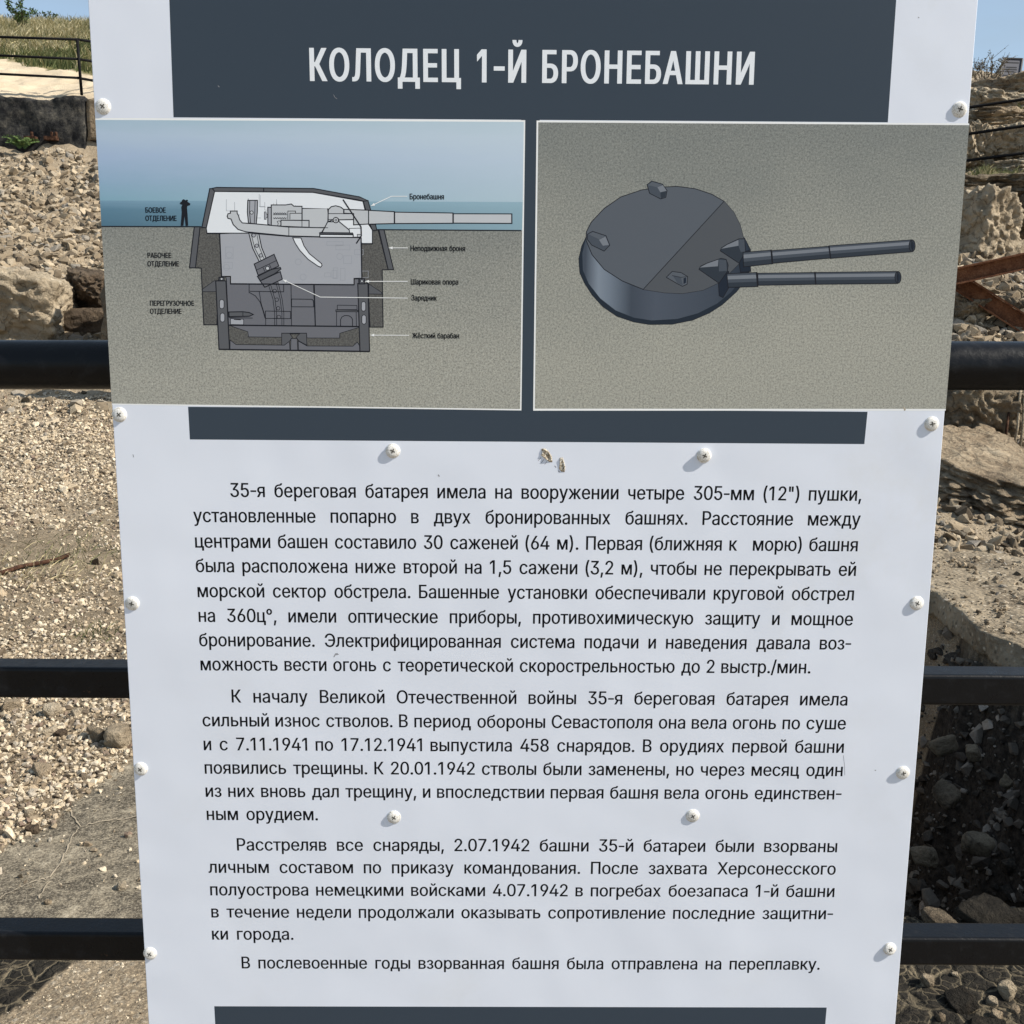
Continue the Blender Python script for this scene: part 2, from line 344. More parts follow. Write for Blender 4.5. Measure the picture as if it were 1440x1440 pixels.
'Ч':(697,[[319,272,271,274,227,283,189,296,155,315,127,341,105,372,88,410,79,454,75,504,75,728,168,728,168,505,173,457,188,418,214,389,247,370,286,358,331,354,370,356,408,363,445,374,480,389,514,407,546,428,546,338,514,319,480,303,444,290,405,280,364,274],[518,0,518,728,611,728,611,0]]),
'Ш':(954,[[86,728,178,728,178,81,431,81,431,728,523,728,523,81,775,81,775,728,868,728,868,0,86,0]]),
'Э':(730,[[348,-10,311,-8,276,-2,242,7,211,20,181,35,154,54,129,77,108,102,89,130,73,161,62,194,53,230,146,230,152,206,161,184,173,164,186,145,201,129,219,115,237,103,258,93,279,86,301,80,324,77,348,76,391,79,431,91,468,109,500,135,528,168,551,207,568,253,578,305,582,364,578,422,568,475,551,521,528,560,500,593,468,619,431,637,391,649,348,652,324,651,301,648,279,643,258,635,237,625,219,613,201,599,186,583,173,565,161,545,152,522,146,498,53,498,62,534,74,568,89,599,108,627,130,652,155,674,182,693,211,709,243,722,277,731,311,736,348,738,385,736,420,730,453,721,485,709,515,692,544,672,569,649,592,624,613,595,631,563,646,528,657,491,666,451,671,408,672,364,671,319,666,277,657,237,645,200,630,165,612,133,592,104,569,79,543,56,515,36,485,19,453,7,420,-2,385,-8],[277,331,277,412,615,412,615,331]]),
'а':(557,[[229,-12,195,-10,164,-4,135,7,109,22,87,41,68,64,54,90,46,121,43,154,46,184,52,209,62,230,75,248,92,264,111,276,132,287,155,295,179,301,204,307,230,311,255,315,286,319,312,322,334,324,353,327,368,331,380,336,388,343,393,352,394,364,393,389,389,408,382,425,372,439,359,451,343,461,325,468,304,472,280,473,255,472,233,468,214,461,196,452,181,442,168,430,158,418,149,405,143,392,59,417,73,447,91,474,112,495,136,513,162,527,190,537,219,544,248,549,278,550,298,549,319,547,342,543,365,537,387,528,409,516,429,501,446,481,461,458,473,431,479,398,482,360,482,0,396,0,396,74,390,74,383,61,373,48,361,35,346,23,328,11,308,1,285,-6,258,-11],[244,65,275,67,302,73,326,84,347,98,364,114,377,133,387,154,392,175,394,197,394,272,389,268,382,264,371,260,359,257,346,254,331,252,316,249,301,247,287,245,251,240,231,237,211,233,192,227,175,220,160,210,148,199,139,186,133,169,131,150,133,132,138,117,146,103,157,92,170,82,186,75,203,69,223,66]]),
'б':(589,[[297,-12,252,-8,210,3,171,22,136,47,106,79,82,117,64,161,53,210,49,265,49,283,50,337,53,386,59,431,66,470,77,506,89,537,105,565,123,589,145,609,169,626,197,640,227,652,262,660,300,666,341,670,361,672,378,675,391,679,401,684,409,691,415,698,418,707,420,717,421,728,499,728,497,702,492,680,484,660,472,642,455,628,434,616,409,607,377,601,341,597,295,592,255,584,222,573,194,558,171,537,152,510,139,476,128,432,121,380,135,404,150,427,168,449,190,469,213,486,239,500,267,511,297,518,327,520,366,516,402,505,435,486,465,460,490,429,512,393,527,352,537,307,540,259,536,210,526,164,509,121,485,83,456,51,422,24,384,4,342,-8],[298,65,329,68,356,76,381,88,402,106,420,128,434,154,444,184,450,218,452,255,450,292,445,326,435,356,421,382,404,403,384,420,359,433,332,441,302,443,271,440,242,432,216,419,193,400,173,378,158,351,146,321,139,287,137,251,139,217,145,185,156,155,171,129,189,107,212,89,237,76,266,68]]),
'в':(561,[[75,0,75,543,298,543,353,538,400,525,439,503,468,474,486,439,492,398,488,369,479,343,463,323,442,306,417,294,386,285,407,281,427,274,447,264,465,251,480,236,494,218,504,197,510,173,513,147,510,120,503,94,491,71,474,51,454,33,429,19,400,8,368,2,332,0],[158,80,332,80,359,82,381,89,399,100,412,115,420,133,423,154,420,180,412,201,399,219,381,232,359,239,332,242,158,242],[158,315,299,315,329,317,355,324,376,335,391,351,400,369,404,391,400,412,391,430,375,444,354,455,329,461,298,463,158,463]]),
'г':(435,[[414,543,414,462,163,462,163,0,75,0,75,543]]),
'д':(611,[[19,-157,19,81,64,81,74,92,84,105,92,118,100,132,107,149,113,166,119,186,124,209,129,234,133,263,136,295,140,330,158,543,510,543,510,81,593,81,593,-157,506,-157,506,0,106,0,106,-157],[163,81,423,81,423,462,237,462,225,330,219,276,212,226,204,181,193,142,180,109]]),
'е':(578,[[303,-12,253,-8,208,4,167,23,132,50,103,83,80,121,63,166,52,214,49,267,52,321,62,370,79,415,102,454,131,487,165,514,204,534,247,546,294,550,323,549,352,544,380,535,408,523,433,508,457,488,478,464,496,436,511,403,522,366,529,324,531,278,531,242,107,242,107,316,484,316,443,289,441,324,436,355,426,384,413,410,396,431,376,449,352,462,324,470,294,472,262,470,234,462,209,449,188,431,170,410,156,386,146,359,139,331,137,302,137,254,140,216,147,182,158,152,174,126,193,105,216,88,243,76,272,68,304,66,325,67,345,70,363,75,380,83,395,92,408,104,420,118,430,133,437,151,522,130,512,103,498,79,480,56,458,37,433,20,404,6,373,-4,340,-10]]),
'ж':(806,[[30,0,250,276,33,543,136,543,317,312,360,312,360,543,448,543,448,312,490,312,669,543,774,543,557,276,776,0,671,0,489,232,448,232,448,0,360,0,360,232,319,232,136,0]]),
'з':(492,[[245,-6,209,-4,176,1,145,11,117,25,93,41,73,61,58,84,48,109,45,136,134,136,139,118,150,102,168,87,191,77,217,70,245,68,276,71,302,79,325,93,342,111,353,132,356,155,352,180,341,202,323,220,298,234,268,242,233,245,197,245,197,310,233,310,262,313,288,321,310,333,327,351,338,371,341,395,338,418,330,438,315,455,296,468,273,475,247,478,221,476,196,469,174,457,156,442,145,423,141,402,57,402,60,430,69,456,84,479,103,500,126,517,153,531,183,541,214,547,248,549,283,547,314,540,343,529,367,514,388,496,405,475,417,451,424,426,427,399,423,369,413,343,397,321,375,303,350,290,322,282,360,269,391,255,416,235,433,210,444,182,448,150,445,121,436,94,421,69,402,47,378,29,350,14,318,3,283,-4]]),
'и':(588,[[512,0,424,0,424,393,159,0,75,0,75,543,163,543,163,149,169,149,429,543,512,543]]),
'й':(588,[[512,0,424,0,424,393,159,0,75,0,75,543,163,543,163,149,169,149,429,543,512,543],[294,620,268,622,244,628,222,638,203,652,186,668,171,688,161,709,155,733,152,757,216,757,219,737,226,718,238,703,254,691,273,684,294,682,315,684,333,691,349,703,361,718,368,737,371,757,435,757,433,733,427,710,417,688,403,669,386,652,366,638,343,628,319,622]]),
'к':(538,[[75,0,75,543,163,543,163,308,218,308,412,543,523,543,305,280,526,0,415,0,239,227,163,227,163,0]]),
'л':(573,[[9,0,9,81,29,81,44,82,58,85,69,90,79,98,88,109,96,123,102,141,107,163,112,190,115,221,118,259,120,301,130,543,498,543,498,0,410,0,410,462,213,462,205,271,201,214,194,164,185,120,172,84,155,53,134,30,108,13,77,3,39,0]]),
'м':(766,[[75,0,75,543,207,543,332,240,339,223,346,206,352,189,358,173,363,158,367,143,371,129,376,115,380,101,383,87,387,72,391,58,376,58,379,72,383,86,386,99,390,113,394,128,398,142,403,157,408,173,414,189,420,205,426,223,433,240,557,543,690,543,690,0,602,0,602,282,603,339,603,394,604,450,605,507,616,507,608,480,601,454,594,430,587,407,579,384,570,361,561,337,551,311,539,283,421,0,344,0,224,283,212,310,202,336,193,360,184,383,176,406,169,430,162,454,154,480,147,507,159,507,161,455,161,437,161,418,161,399,162,341,162,282,162,0]]),
'н':(585,[[442,319,442,238,142,238,142,319],[163,543,163,0,75,0,75,543],[509,543,509,0,422,0,422,543]]),
'о':(594,[[297,-12,249,-8,206,4,167,23,133,50,104,83,80,122,63,166,52,215,49,268,52,323,63,372,80,417,104,456,133,488,167,515,206,535,249,546,297,550,344,546,388,535,427,515,462,488,491,456,514,417,531,372,542,323,545,268,542,215,531,166,514,122,491,83,462,50,427,23,388,4,344,-8],[297,66,331,70,361,79,387,94,408,115,426,139,439,168,449,200,455,233,457,268,455,304,449,338,439,369,426,398,408,423,387,444,361,459,331,469,297,472,263,469,233,459,208,444,186,423,169,398,155,370,145,338,140,304,138,268,140,233,145,200,155,168,169,139,186,115,208,94,233,79,263,70]]),
'п':(584,[[509,543,509,0,421,0,421,462,163,462,163,0,75,0,75,543]]),
'р':(607,[[75,-204,75,543,160,543,160,457,169,457,176,468,186,481,196,495,210,509,226,522,245,533,268,543,296,548,328,550,371,546,411,535,448,516,480,490,507,458,529,419,545,374,555,325,558,270,555,215,546,166,529,121,507,82,480,49,448,23,412,4,372,-8,328,-12,297,-10,270,-4,247,5,227,17,211,30,197,45,186,59,177,72,169,84,163,84,163,-204],[315,67,347,70,375,79,400,94,421,114,438,138,452,167,462,199,468,234,470,271,468,308,462,342,452,374,439,402,421,426,400,446,376,460,347,469,315,472,283,469,255,461,231,447,210,427,192,404,179,376,169,345,163,310,161,271,163,232,169,197,179,165,193,136,210,112,231,93,256,78,284,70]]),
'с':(566,[[297,-12,249,-8,206,4,167,23,133,50,104,83,80,122,63,166,52,215,49,268,52,323,63,372,80,417,104,456,133,488,167,515,206,535,249,546,297,550,323,549,348,545,372,540,395,532,416,522,437,509,455,495,472,479,486,461,499,441,509,419,517,396,433,375,429,389,423,402,416,414,407,425,397,435,386,445,374,453,361,459,346,465,331,469,314,471,297,472,263,469,233,459,208,444,186,423,169,398,155,370,145,338,140,304,138,268,140,233,145,200,155,168,169,139,186,115,208,94,233,79,263,70,297,66,315,67,331,70,347,74,362,79,375,86,387,95,399,104,409,115,417,127,425,140,431,153,435,168,519,147,511,123,501,101,488,80,474,62,457,45,438,31,418,18,396,7,373,-1,349,-7,323,-11]]),
'т':(465,[[190,0,190,465,9,465,9,543,456,543,456,465,277,465,277,0]]),
'у':(557,[[68,-198,88,-123,102,-125,119,-128,134,-129,149,-127,162,-123,175,-116,186,-106,197,-92,207,-73,215,-51,233,-2,25,543,121,543,236,222,248,189,258,156,267,124,276,92,285,61,294,30,263,30,272,61,281,92,290,124,299,157,309,189,321,222,437,543,532,543,292,-83,280,-110,267,-133,253,-153,236,-170,219,-184,199,-194,178,-202,155,-206,131,-208,117,-207,104,-206,92,-205,82,-203,74,-201]]),
'ф':(683,[[298,-12,250,-8,207,4,168,23,133,50,104,83,80,122,63,166,52,215,49,268,52,323,63,372,80,417,104,456,133,488,168,515,207,535,250,546,298,550,386,550,433,546,476,535,515,515,550,488,579,456,603,417,620,372,631,323,634,268,631,215,620,166,603,122,579,83,550,50,515,23,476,4,433,-8,386,-12],[298,62,386,62,420,65,450,75,475,91,497,112,515,138,529,167,539,199,545,233,547,268,545,304,539,339,529,372,515,402,497,428,475,450,450,466,420,476,386,480,298,480,264,476,234,466,208,450,186,428,168,402,154,372,144,339,138,304,136,268,138,233,144,199,154,167,168,138,186,112,208,91,233,75,263,65],[298,-204,298,728,386,728,386,-204]]),
'х':(542,[[30,0,245,312,245,245,41,543,143,543,211,437,228,411,243,386,257,363,270,339,283,317,297,295,251,295,265,317,278,339,290,363,302,386,317,411,334,437,403,543,503,543,299,241,299,306,512,0,410,0,330,122,314,147,299,172,286,195,273,217,260,239,247,260,293,260,280,239,267,217,255,195,243,172,228,147,212,122,131,0]]),
'ц':(594,[[75,0,75,543,163,543,163,81,421,81,421,543,509,543,509,0],[492,-156,492,0,455,0,455,81,580,81,579,-156]]),
'ч':(574,[[283,170,224,175,174,192,132,220,100,259,82,309,75,370,75,543,163,543,163,370,167,332,178,302,197,279,222,263,251,253,283,250,317,251,348,255,378,260,407,267,436,275,464,285,464,204,445,198,426,192,408,186,389,181,369,177,349,174,328,171,306,170],[411,0,411,543,498,543,498,0]]),
'ш':(819,[[75,543,163,543,163,81,365,81,365,543,453,543,453,81,656,81,656,543,743,543,743,0,75,0]]),
'щ':(833,[[75,543,163,543,163,81,365,81,365,543,453,543,453,81,656,81,656,543,743,543,743,0,75,0],[727,-156,727,0,690,0,690,81,814,81,814,-156]]),
'ъ':(642,[[9,471,9,543,201,543,201,471],[236,349,393,349,434,347,470,339,501,327,529,310,551,290,569,266,582,238,590,209,592,176,590,145,582,115,569,87,551,62,529,41,501,23,470,10,434,3,393,0,162,0,162,543,249,543,249,81,393,81,423,83,450,92,473,106,490,125,501,147,504,173,501,199,490,222,473,242,450,256,423,265,393,268,236,268]]),
'ы':(731,[[75,0,75,543,163,543,163,0],[150,349,307,349,347,347,383,339,415,327,442,310,465,290,483,266,495,238,503,209,506,176,503,145,495,115,482,87,465,62,442,41,415,23,383,10,347,3,307,0,150,0,150,81,306,81,337,83,364,92,386,106,404,125,414,147,418,173,414,199,404,222,386,242,364,256,337,265,306,268,150,268],[568,0,568,543,655,543,655,0]]),
'ь':(555,[[75,0,75,543,163,543,163,0],[150,349,307,349,347,347,383,339,415,327,442,310,465,290,483,266,495,238,503,209,506,176,503,145,495,115,482,87,465,62,442,41,415,23,383,10,347,3,307,0,150,0,150,81,306,81,337,83,364,92,386,106,404,125,414,147,418,173,414,199,404,222,386,242,364,256,337,265,306,268,150,268]]),
'э':(566,[[270,-12,243,-11,218,-7,193,-1,170,7,148,18,128,31,109,45,93,62,78,80,66,101,55,123,47,147,131,168,136,153,142,140,149,127,158,115,168,104,179,95,191,86,205,79,219,74,235,70,252,67,270,66,303,70,333,79,359,94,380,115,398,139,411,168,421,200,427,233,428,268,427,304,421,338,411,370,398,398,380,423,359,444,333,459,303,469,270,472,252,471,235,469,220,465,205,459,192,453,180,445,169,435,159,425,151,414,143,402,137,389,133,375,49,396,57,419,67,441,80,461,95,479,111,495,130,509,150,522,171,532,194,540,218,545,244,549,270,550,317,546,360,535,399,515,434,488,463,456,486,417,504,372,514,323,517,268,514,215,504,166,486,122,463,83,434,50,399,23,360,4,317,-8],[443,233,190,233,190,312,443,312]]),
'ю':(837,[[75,0,75,543,158,543,158,0],[139,232,139,310,337,310,337,232],[539,-12,492,-8,449,4,409,23,375,50,346,83,323,122,305,166,295,215,292,268,295,323,305,372,323,417,346,456,375,488,409,515,449,535,492,546,539,550,587,546,630,535,670,515,704,488,733,456,757,417,774,372,784,323,788,268,784,215,774,166,757,122,733,83,704,50,670,23,630,4,587,-8],[539,66,574,70,603,79,629,94,651,115,669,139,682,168,692,200,697,233,699,268,697,304,692,338,682,369,669,398,651,423,629,444,603,459,574,469,539,472,506,469,476,459,450,444,429,423,411,398,397,370,388,338,382,304,380,268,382,233,388,200,397,168,411,139,429,115,450,94,476,79,506,70]]),
'я':(551,[[475,0,388,0,388,467,264,467,222,464,188,456,163,442,146,423,136,399,133,371,136,343,147,320,164,301,188,288,222,280,263,277,426,277,426,204,257,204,192,209,139,224,98,249,69,283,51,324,45,371,51,419,69,460,98,495,139,522,192,538,257,543,475,543],[122,0,21,0,174,246,272,246]]),
'ё':(578,[[303,-12,253,-8,208,4,167,23,132,50,103,83,80,121,63,166,52,214,49,267,52,321,62,370,79,415,102,454,131,487,165,514,204,534,247,546,294,550,323,549,352,544,380,535,408,523,433,508,457,488,478,464,496,436,511,403,522,366,529,324,531,278,531,242,107,242,107,316,484,316,443,289,441,324,436,355,426,384,413,410,396,431,376,449,352,462,324,470,294,472,262,470,234,462,209,449,188,431,170,410,156,386,146,359,139,331,137,302,137,254,140,216,147,182,158,152,174,126,193,105,216,88,243,76,272,68,304,66,325,67,345,70,363,75,380,83,395,92,408,104,420,118,430,133,437,151,522,130,512,103,498,79,480,56,458,37,433,20,404,6,373,-4,340,-10],[395,634,380,636,366,641,354,651,344,663,339,676,337,691,339,707,344,720,354,732,366,742,380,747,395,749,410,747,424,742,436,732,445,720,451,707,452,691,451,676,445,663,436,651,424,641,410,636],[189,634,174,636,160,641,148,651,139,663,133,676,131,691,133,707,139,720,148,732,160,742,174,747,189,749,204,747,218,742,230,732,239,720,245,707,247,691,245,676,239,663,230,651,218,641,204,636]]),
}

from mathutils.geometry import delaunay_2d_cdt
def glyph_faces(ch, xs, ex, ey, cache={}):
    "filled outlines with the width scaled by xs and the strokes thickened by ex, ey (em)"
    key = (ch, round(xs, 4), ex, ey)
    if key in cache: return cache[key]
    loops = []
    for c in GLYPHS[ch][1]:
        p = [(c[i] / 1000 * xs, c[i + 1] / 1000) for i in range(0, len(c), 2)]
        n = len(p)
        q = []
        for i in range(n):
            d1 = Vector((p[i][0] - p[i - 1][0], p[i][1] - p[i - 1][1])).normalized()
            d2 = Vector((p[(i + 1) % n][0] - p[i][0], p[(i + 1) % n][1] - p[i][1])).normalized()
            n1 = Vector((d1.y, -d1.x)) * -1; n2 = Vector((d2.y, -d2.x)) * -1
            h1 = math.hypot(ex * n1.x, ey * n1.y); h2 = math.hypot(ex * n2.x, ey * n2.y)
            det = n1.x * n2.y - n1.y * n2.x
            if abs(det) > 0.25:
                v = Vector(((h1 * n2.y - h2 * n1.y) / det, (n1.x * h2 - n2.x * h1) / det))
                lim = 2.2 * max(ex, ey, 1e-6)
                if v.length > lim: v = v.normalized() * lim
            else:
                mm = (n1 + n2).normalized(); v = Vector((mm.x * ex, mm.y * ey))
            q.append((p[i][0] + v.x, p[i][1] + v.y))
        loops.append(q)
    def winding(x, y):
        wn = 0
        for lp in loops:
            for i in range(len(lp)):
                (x0, y0), (x1, y1) = lp[i - 1], lp[i]
                cr = (x1 - x0) * (y - y0) - (x - x0) * (y1 - y0)
                if y0 <= y < y1 and cr > 0: wn += 1
                elif y1 <= y < y0 and cr < 0: wn -= 1
        return wn
    cv, ce = [], []
    for lp in loops:
        n0 = len(cv); cv += [Vector(p) for p in lp]
        ce += [(n0 + i, n0 + (i + 1) % len(lp)) for i in range(len(lp))]
    ov, _, of = delaunay_2d_cdt(cv, ce, [], 0, 1e-6)[:3]
    ff = []
    for t in of:
        if winding(sum(ov[i].x for i in t) / 3, sum(ov[i].y for i in t) / 3) == 0: continue
        p0, p1, p2 = [ov[i] for i in t]
        cr = (p1.x - p0.x) * (p2.y - p0.y) - (p2.x - p0.x) * (p1.y - p0.y)
        if abs(cr) > 1e-9: ff.append(tuple(t) if cr > 0 else tuple(t[::-1]))
    res = [([(v.x, v.y) for v in ov], ff)]
    cache[key] = res
    return res

def glyph_ext(ch):
    xsx = [v for c in GLYPHS[ch][1] for v in c[0::2]]
    return min(xsx) / 1000, max(xsx) / 1000

def write(mb, txt, left, right, k, cap, xs=None, ex=0.0, ey=0.0, fit=False, space=0.22, track=0.0):
    """left/right: ends of the baseline in photo pixels; cap: cap height in metres.
    words keep one width scale xs and are spread so that the line is justified"""
    a = P(left[0], left[1], k); e = P(right[0], right[1], k)
    size = cap / 0.728
    W = (e - a).length; dirv = (e - a).normalized()
    words = txt.split(' ')
    def width(wd):
        if not wd: return 0.0
        return sum(GLYPHS[c][0] / 1000 + track for c in wd) - track - glyph_ext(wd[0])[0] - (GLYPHS[wd[-1]][0] / 1000 - glyph_ext(wd[-1])[1])
    tot = sum(width(wd) for wd in words)
    if fit:
        xs = W / ((tot + space * (len(words) - 1)) * size); gap = space * xs * size
    elif len(words) > 1:
        gap = (W - tot * xs * size) / (len(words) - 1)
    else: gap = 0
    x = 0.0
    upv = Vector((-dirv.z, 0, dirv.x))
    for wd in words:
        cx = x - (glyph_ext(wd[0])[0] * xs * size if wd else 0)
        for ch in wd:
            for j, (vs, fs) in enumerate(glyph_faces(ch, xs, ex, ey)):
                pts = []
                for vx, vy in vs:
                    q = a + dirv * (cx + vx * size) + upv * (vy * size)
                    pts.append((q.x, q.y - j * 0.00003, q.z))
                mb.add(pts, fs)
            cx += (GLYPHS[ch][0] / 1000 + track) * xs * size
        x += width(wd) * xs * size + gap
    return xs

# --- dark bands
BAND = pmat('slate_blue', 51, 62, 76)
b = MB(); zip_poly(b, [(234.9, -90), (1266.5, -90), (1248.5, 172), (244, 165)], 1); b.build('title_band', BAND, board)
b = MB()
zip_poly(b, [(264.5, 572), (1220, 579), (1215.5, 624.5), (267, 618)], 1)
zip_poly(b, [(733, 165), (759, 165), (754, 580), (728, 580)], 1.3)
b.build('middle_band', BAND, board)
b = MB(); zip_poly(b, [(301.3, 1415), (1162.5, 1416.8), (1152, 1540), (308, 1540)], 1); b.build('lower_band', BAND, board)
TW = pmat('title_white', 214, 221, 234)
b = MB()
write(b, 'КОЛОДЕЦ 1-Й БРОНЕБАШНИ', (437.4, 113.4), (1058.2, 118.7), 2, 0.0298, ex=0.026, ey=0.008, fit=True, space=0.66, track=0.075)
b.build('title_lettering', TW, board)

# --- body text
INK = plain('print_ink', (0.003, 0.0035, 0.006), PR + 0.1, 0, 0.12)
P1 = [('35-я береговая батарея имела на вооружении четыре 305-мм (12") пушки,', 324.5, 698.8, 1210.6, 704.4),
      ('установленные попарно в двух бронированных башнях. Расстояние между', 272.6, 734.1, 1209.3, 739.4),
      ('центрами башен составило 30 саженей (64 м). Первая (ближняя к  морю) башня', 275, 770.1, 1205.4, 775.3),
      ('была расположена ниже второй на 1,5 сажени (3,2 м), чтобы не перекрывать ей', 276.1, 804.5, 1202.9, 809.9),
      ('морской сектор обстрела. Башенные установки обеспечивали круговой обстрел', 278.5, 839.7, 1200, 844.3),
      ('на 360ц°, имели оптические приборы, противохимическую защиту и мощное', 280, 874.5, 1198.6, 879.5),
      ('бронирование. Электрифицированная система подачи и наведения давала воз-', 280.8, 908.7, 1196, 913.5),
      ('можность вести огонь с теоретической скорострельностью до 2 выстр./мин.', 282.7, 942.7, 1139.1, 947)]
P2 = [('К началу Великой Отечественной войны 35-я береговая батарея имела', 326.4, 987.9, 1191, 992.2),
      ('сильный износ стволов. В период обороны Севастополя она вела огонь по суше', 285.5, 1021.3, 1188.7, 1025.8),
      ('и с 7.11.1941 по 17.12.1941 выпустила 458 снарядов. В орудиях первой башни', 287.1, 1055, 1185.8, 1058.8),
      ('появились трещины. К 20.01.1942 стволы были заменены, но через месяц один', 288.5, 1088, 1184.2, 1091.5),
      ('из них вновь дал трещину, и впоследствии первая башня вела огонь единствен-', 289.8, 1120.6, 1182.5, 1124.3),
      ('ным орудием.', 291.4, 1153.1, 446.9, 1153.6)]
P3 = [('Расстреляв все снаряды, 2.07.1942 башни 35-й батареи были взорваны', 333.8, 1196, 1176.5, 1198.5),
      ('личным составом по приказу командования. После захвата Херсонесского', 293.7, 1227.4, 1174.5, 1230),
      ('полуострова немецкими войсками 4.07.1942 в погребах боезапаса 1-й башни', 296.2, 1259.1, 1172.6, 1261.5),
      ('в течение недели продолжали оказывать сопротивление последние защитни-', 297.8, 1290.2, 1170.6, 1292.7),
      ('ки города.', 298.8, 1321.3, 412.5, 1321.6)]
P4 = [('В послевоенные годы взорванная башня была отправлена на переплавку.', 340.4, 1361.8, 1152.2, 1363.7)]
CAPB = 0.01475
for para, spc in ((P1, 0.46), (P2, 0.56), (P3, 0.60), (P4, 0.57)):
    b = MB()
    tx, x0, y0, x1, y1 = para[-1]
    probe = MB()
    xs = write(probe, tx, (x0, y0), (x1, y1), 1, CAPB, fit=True, space=spc)
    for tx, x0, y0, x1, y1 in para:
        write(b, tx, (x0, y0), (x1, y1), 1, CAPB, xs=xs, ex=0.0150, ey=0.003)
    b.build('text_paragraph', INK, board)

# --- picture 1: section through the turret
def A(*pts): return [(190 + x / 5.1429, 240 + y / 5.1429) for x, y in pts]
def B(*pts): return [(440 + x / 4.8, 240 + y / 4.8) for x, y in pts]
def C(*pts): return [(790 + x / 2.7692, 230 + y / 2.7692) for x, y in pts]
def circ(cx, cy, r, n=14, ry=None): return [(cx + r * math.cos(2 * math.pi * i / n), cy + (ry or r) * math.sin(2 * math.pi * i / n)) for i in range(n)]

def print_grad(name, stops, noise_amt=0.06, xmix=None):
    t = NT('print_' + name)
    tc = t.n('ShaderNodeTexCoord')
    sp = t.n('ShaderNodeSeparateXYZ'); t.l(tc.outputs['Generated'], sp.inputs[0])
    nz_ = t.noise(9, 4, tc.outputs['Generated'])
    f = t.math('ADD', sp.outputs['Z'], t.math('MULTIPLY', t.math('SUBTRACT', nz_, 0.5), noise_amt * 4))
    col = t.ramp(f, stops)
    if xmix:
        col = t.mix(t.math('MULTIPLY', sp.outputs['X'], xmix[0]), col, xmix[1])
    return t.out(col=col, rough=PR, spec=0.22)

def print_sand(name, lo, hi, top=None, scale=420, spots=True):
    t = NT('print_' + name)
    tc = t.n('ShaderNodeTexCoord'); o = tc.outputs['Object']
    n1 = t.noise(scale, 3, o, 0.7); n2 = t.noise(scale * 2.2, 2, o, 0.6)
    v = t.math('ADD', t.math('MULTIPLY', n1, 0.6), t.math('MULTIPLY', n2, 0.4))
    col = t.ramp(v, [(0.36, lo), (0.5, tuple((a + c) / 2 for a, c in zip(lo, hi))), (0.66, hi)])
    if top:
        sp = t.n('ShaderNodeSeparateXYZ'); t.l(tc.outputs['Generated'], sp.inputs[0])
        big = t.noise(2.2, 3, tc.outputs['Generated'])
        f = t.math('ADD', sp.outputs[top[1]], t.math('MULTIPLY', t.math('SUBTRACT', big, 0.5), 0.7))
        col = t.mix(t.ramp(f, [(0.25, 0.0), (0.95, 1.0)]), col, top[0], 'MULTIPLY')
    return t.out(col=col, rough=PR + 0.06, spec=0.18)

pic1 = thing('picture', (-0.2, D, 1.5), None, None)
pic1.parent = board; pic1.matrix_parent_inverse = Matrix.Translation(-board.location)
pic1['label'] = 'printed cutaway drawing of a gun turret above its shaft'
for kk in ('category',):
    if kk in pic1: del pic1[kk]
def sub(mb, name, mat, par):
    o = mb.build(name, mat)
    o.parent = par
    o.matrix_parent_inverse = Matrix.Translation(-(par.location))
    return o
# the lower-left and right edges run out to the edge of the board
le = lambda y: 123.8 + (y / 1440) * 83.2 + 0.5
re = lambda y: 1378 - (y / 1440) * 119.3 - 0.5
WLINE = pmat('white_line', 222, 229, 240)
b = MB()
zip_poly(b, [(le(168), 166), (738.6, 169), (733.2, 577.2), (le(570), 569)], 1.6)
zip_poly(b, [(754.6, 169.5), (re(175), 173.5), (re(577), 577.5), (749.8, 577.5)], 1.6)
b.build('picture_border', WLINE, board)
SKYP = print_grad('sky', [(0.0, pc(120, 158, 182)), (0.25, pc(132, 162, 192)), (0.55, pc(150, 172, 205)), (0.8, pc(162, 182, 208)), (1.0, pc(150, 176, 198))], 0.05, (0.55, pc(192, 208, 224)))
SEAP = print_grad('sea', [(0.0, pc(72, 106, 130)), (0.6, pc(84, 120, 146)), (1.0, pc(116, 150, 178))], 0.05, (0.7, pc(146, 176, 194)))
b = MB(); zip_poly(b, [(le(168) + .2, 168.6), (736.6, 171.4), (735.2, 284), (le(283), 282)], 2); sub(b, 'printed_sky', SKYP, pic1)
b = MB(); zip_poly(b, [(le(283), 282), (735.2, 284), (734.4, 324), (le(318), 318.5)], 2.0); sub(b, 'printed_sea', SEAP, pic1)
SAND1 = print_sand('sand', pc(112, 114, 113), pc(176, 177, 172), ((0.68, 0.71, 0.75), 'Z'), 520)
b = MB(); zip_poly(b, [(le(318), 318.5), (734.4, 324), (731.5, 575.2), (le(570), 567.4)], 2.0); sub(b, 'printed_ground', SAND1, pic1)

GR = [pmat('grey_%s' % n, *c) for n, c in (('armour', (84, 87, 95)), ('light', (154, 159, 172)), ('mid', (101, 104, 115)), ('pale', (178, 184, 195)), ('white', (212, 219, 232)), ('dark', (78, 81, 90)))]
ARM, LGT, MID, PAL, WHI, DRK = range(6)
CONC = print_sand('speckled_concrete', pc(60, 61, 63), pc(104, 105, 106), None, 500)
LINE = plain('print_line', (0.010, 0.011, 0.017), PR, 0, 0.2)
mats1 = GR + [CONC]
CON = 6
b = MB(); ln = MB()
LW = 1.45
def fill(pts, mi, k, line=True, lw=LW):
    zip_poly(b, pts, k, mi)
    if line: stroke(ln, pts, lw, k + 0.045, 0, True)
def line(pts, lw=LW, closed=False, k=5.2): stroke(ln, pts, lw, k, 0, closed)
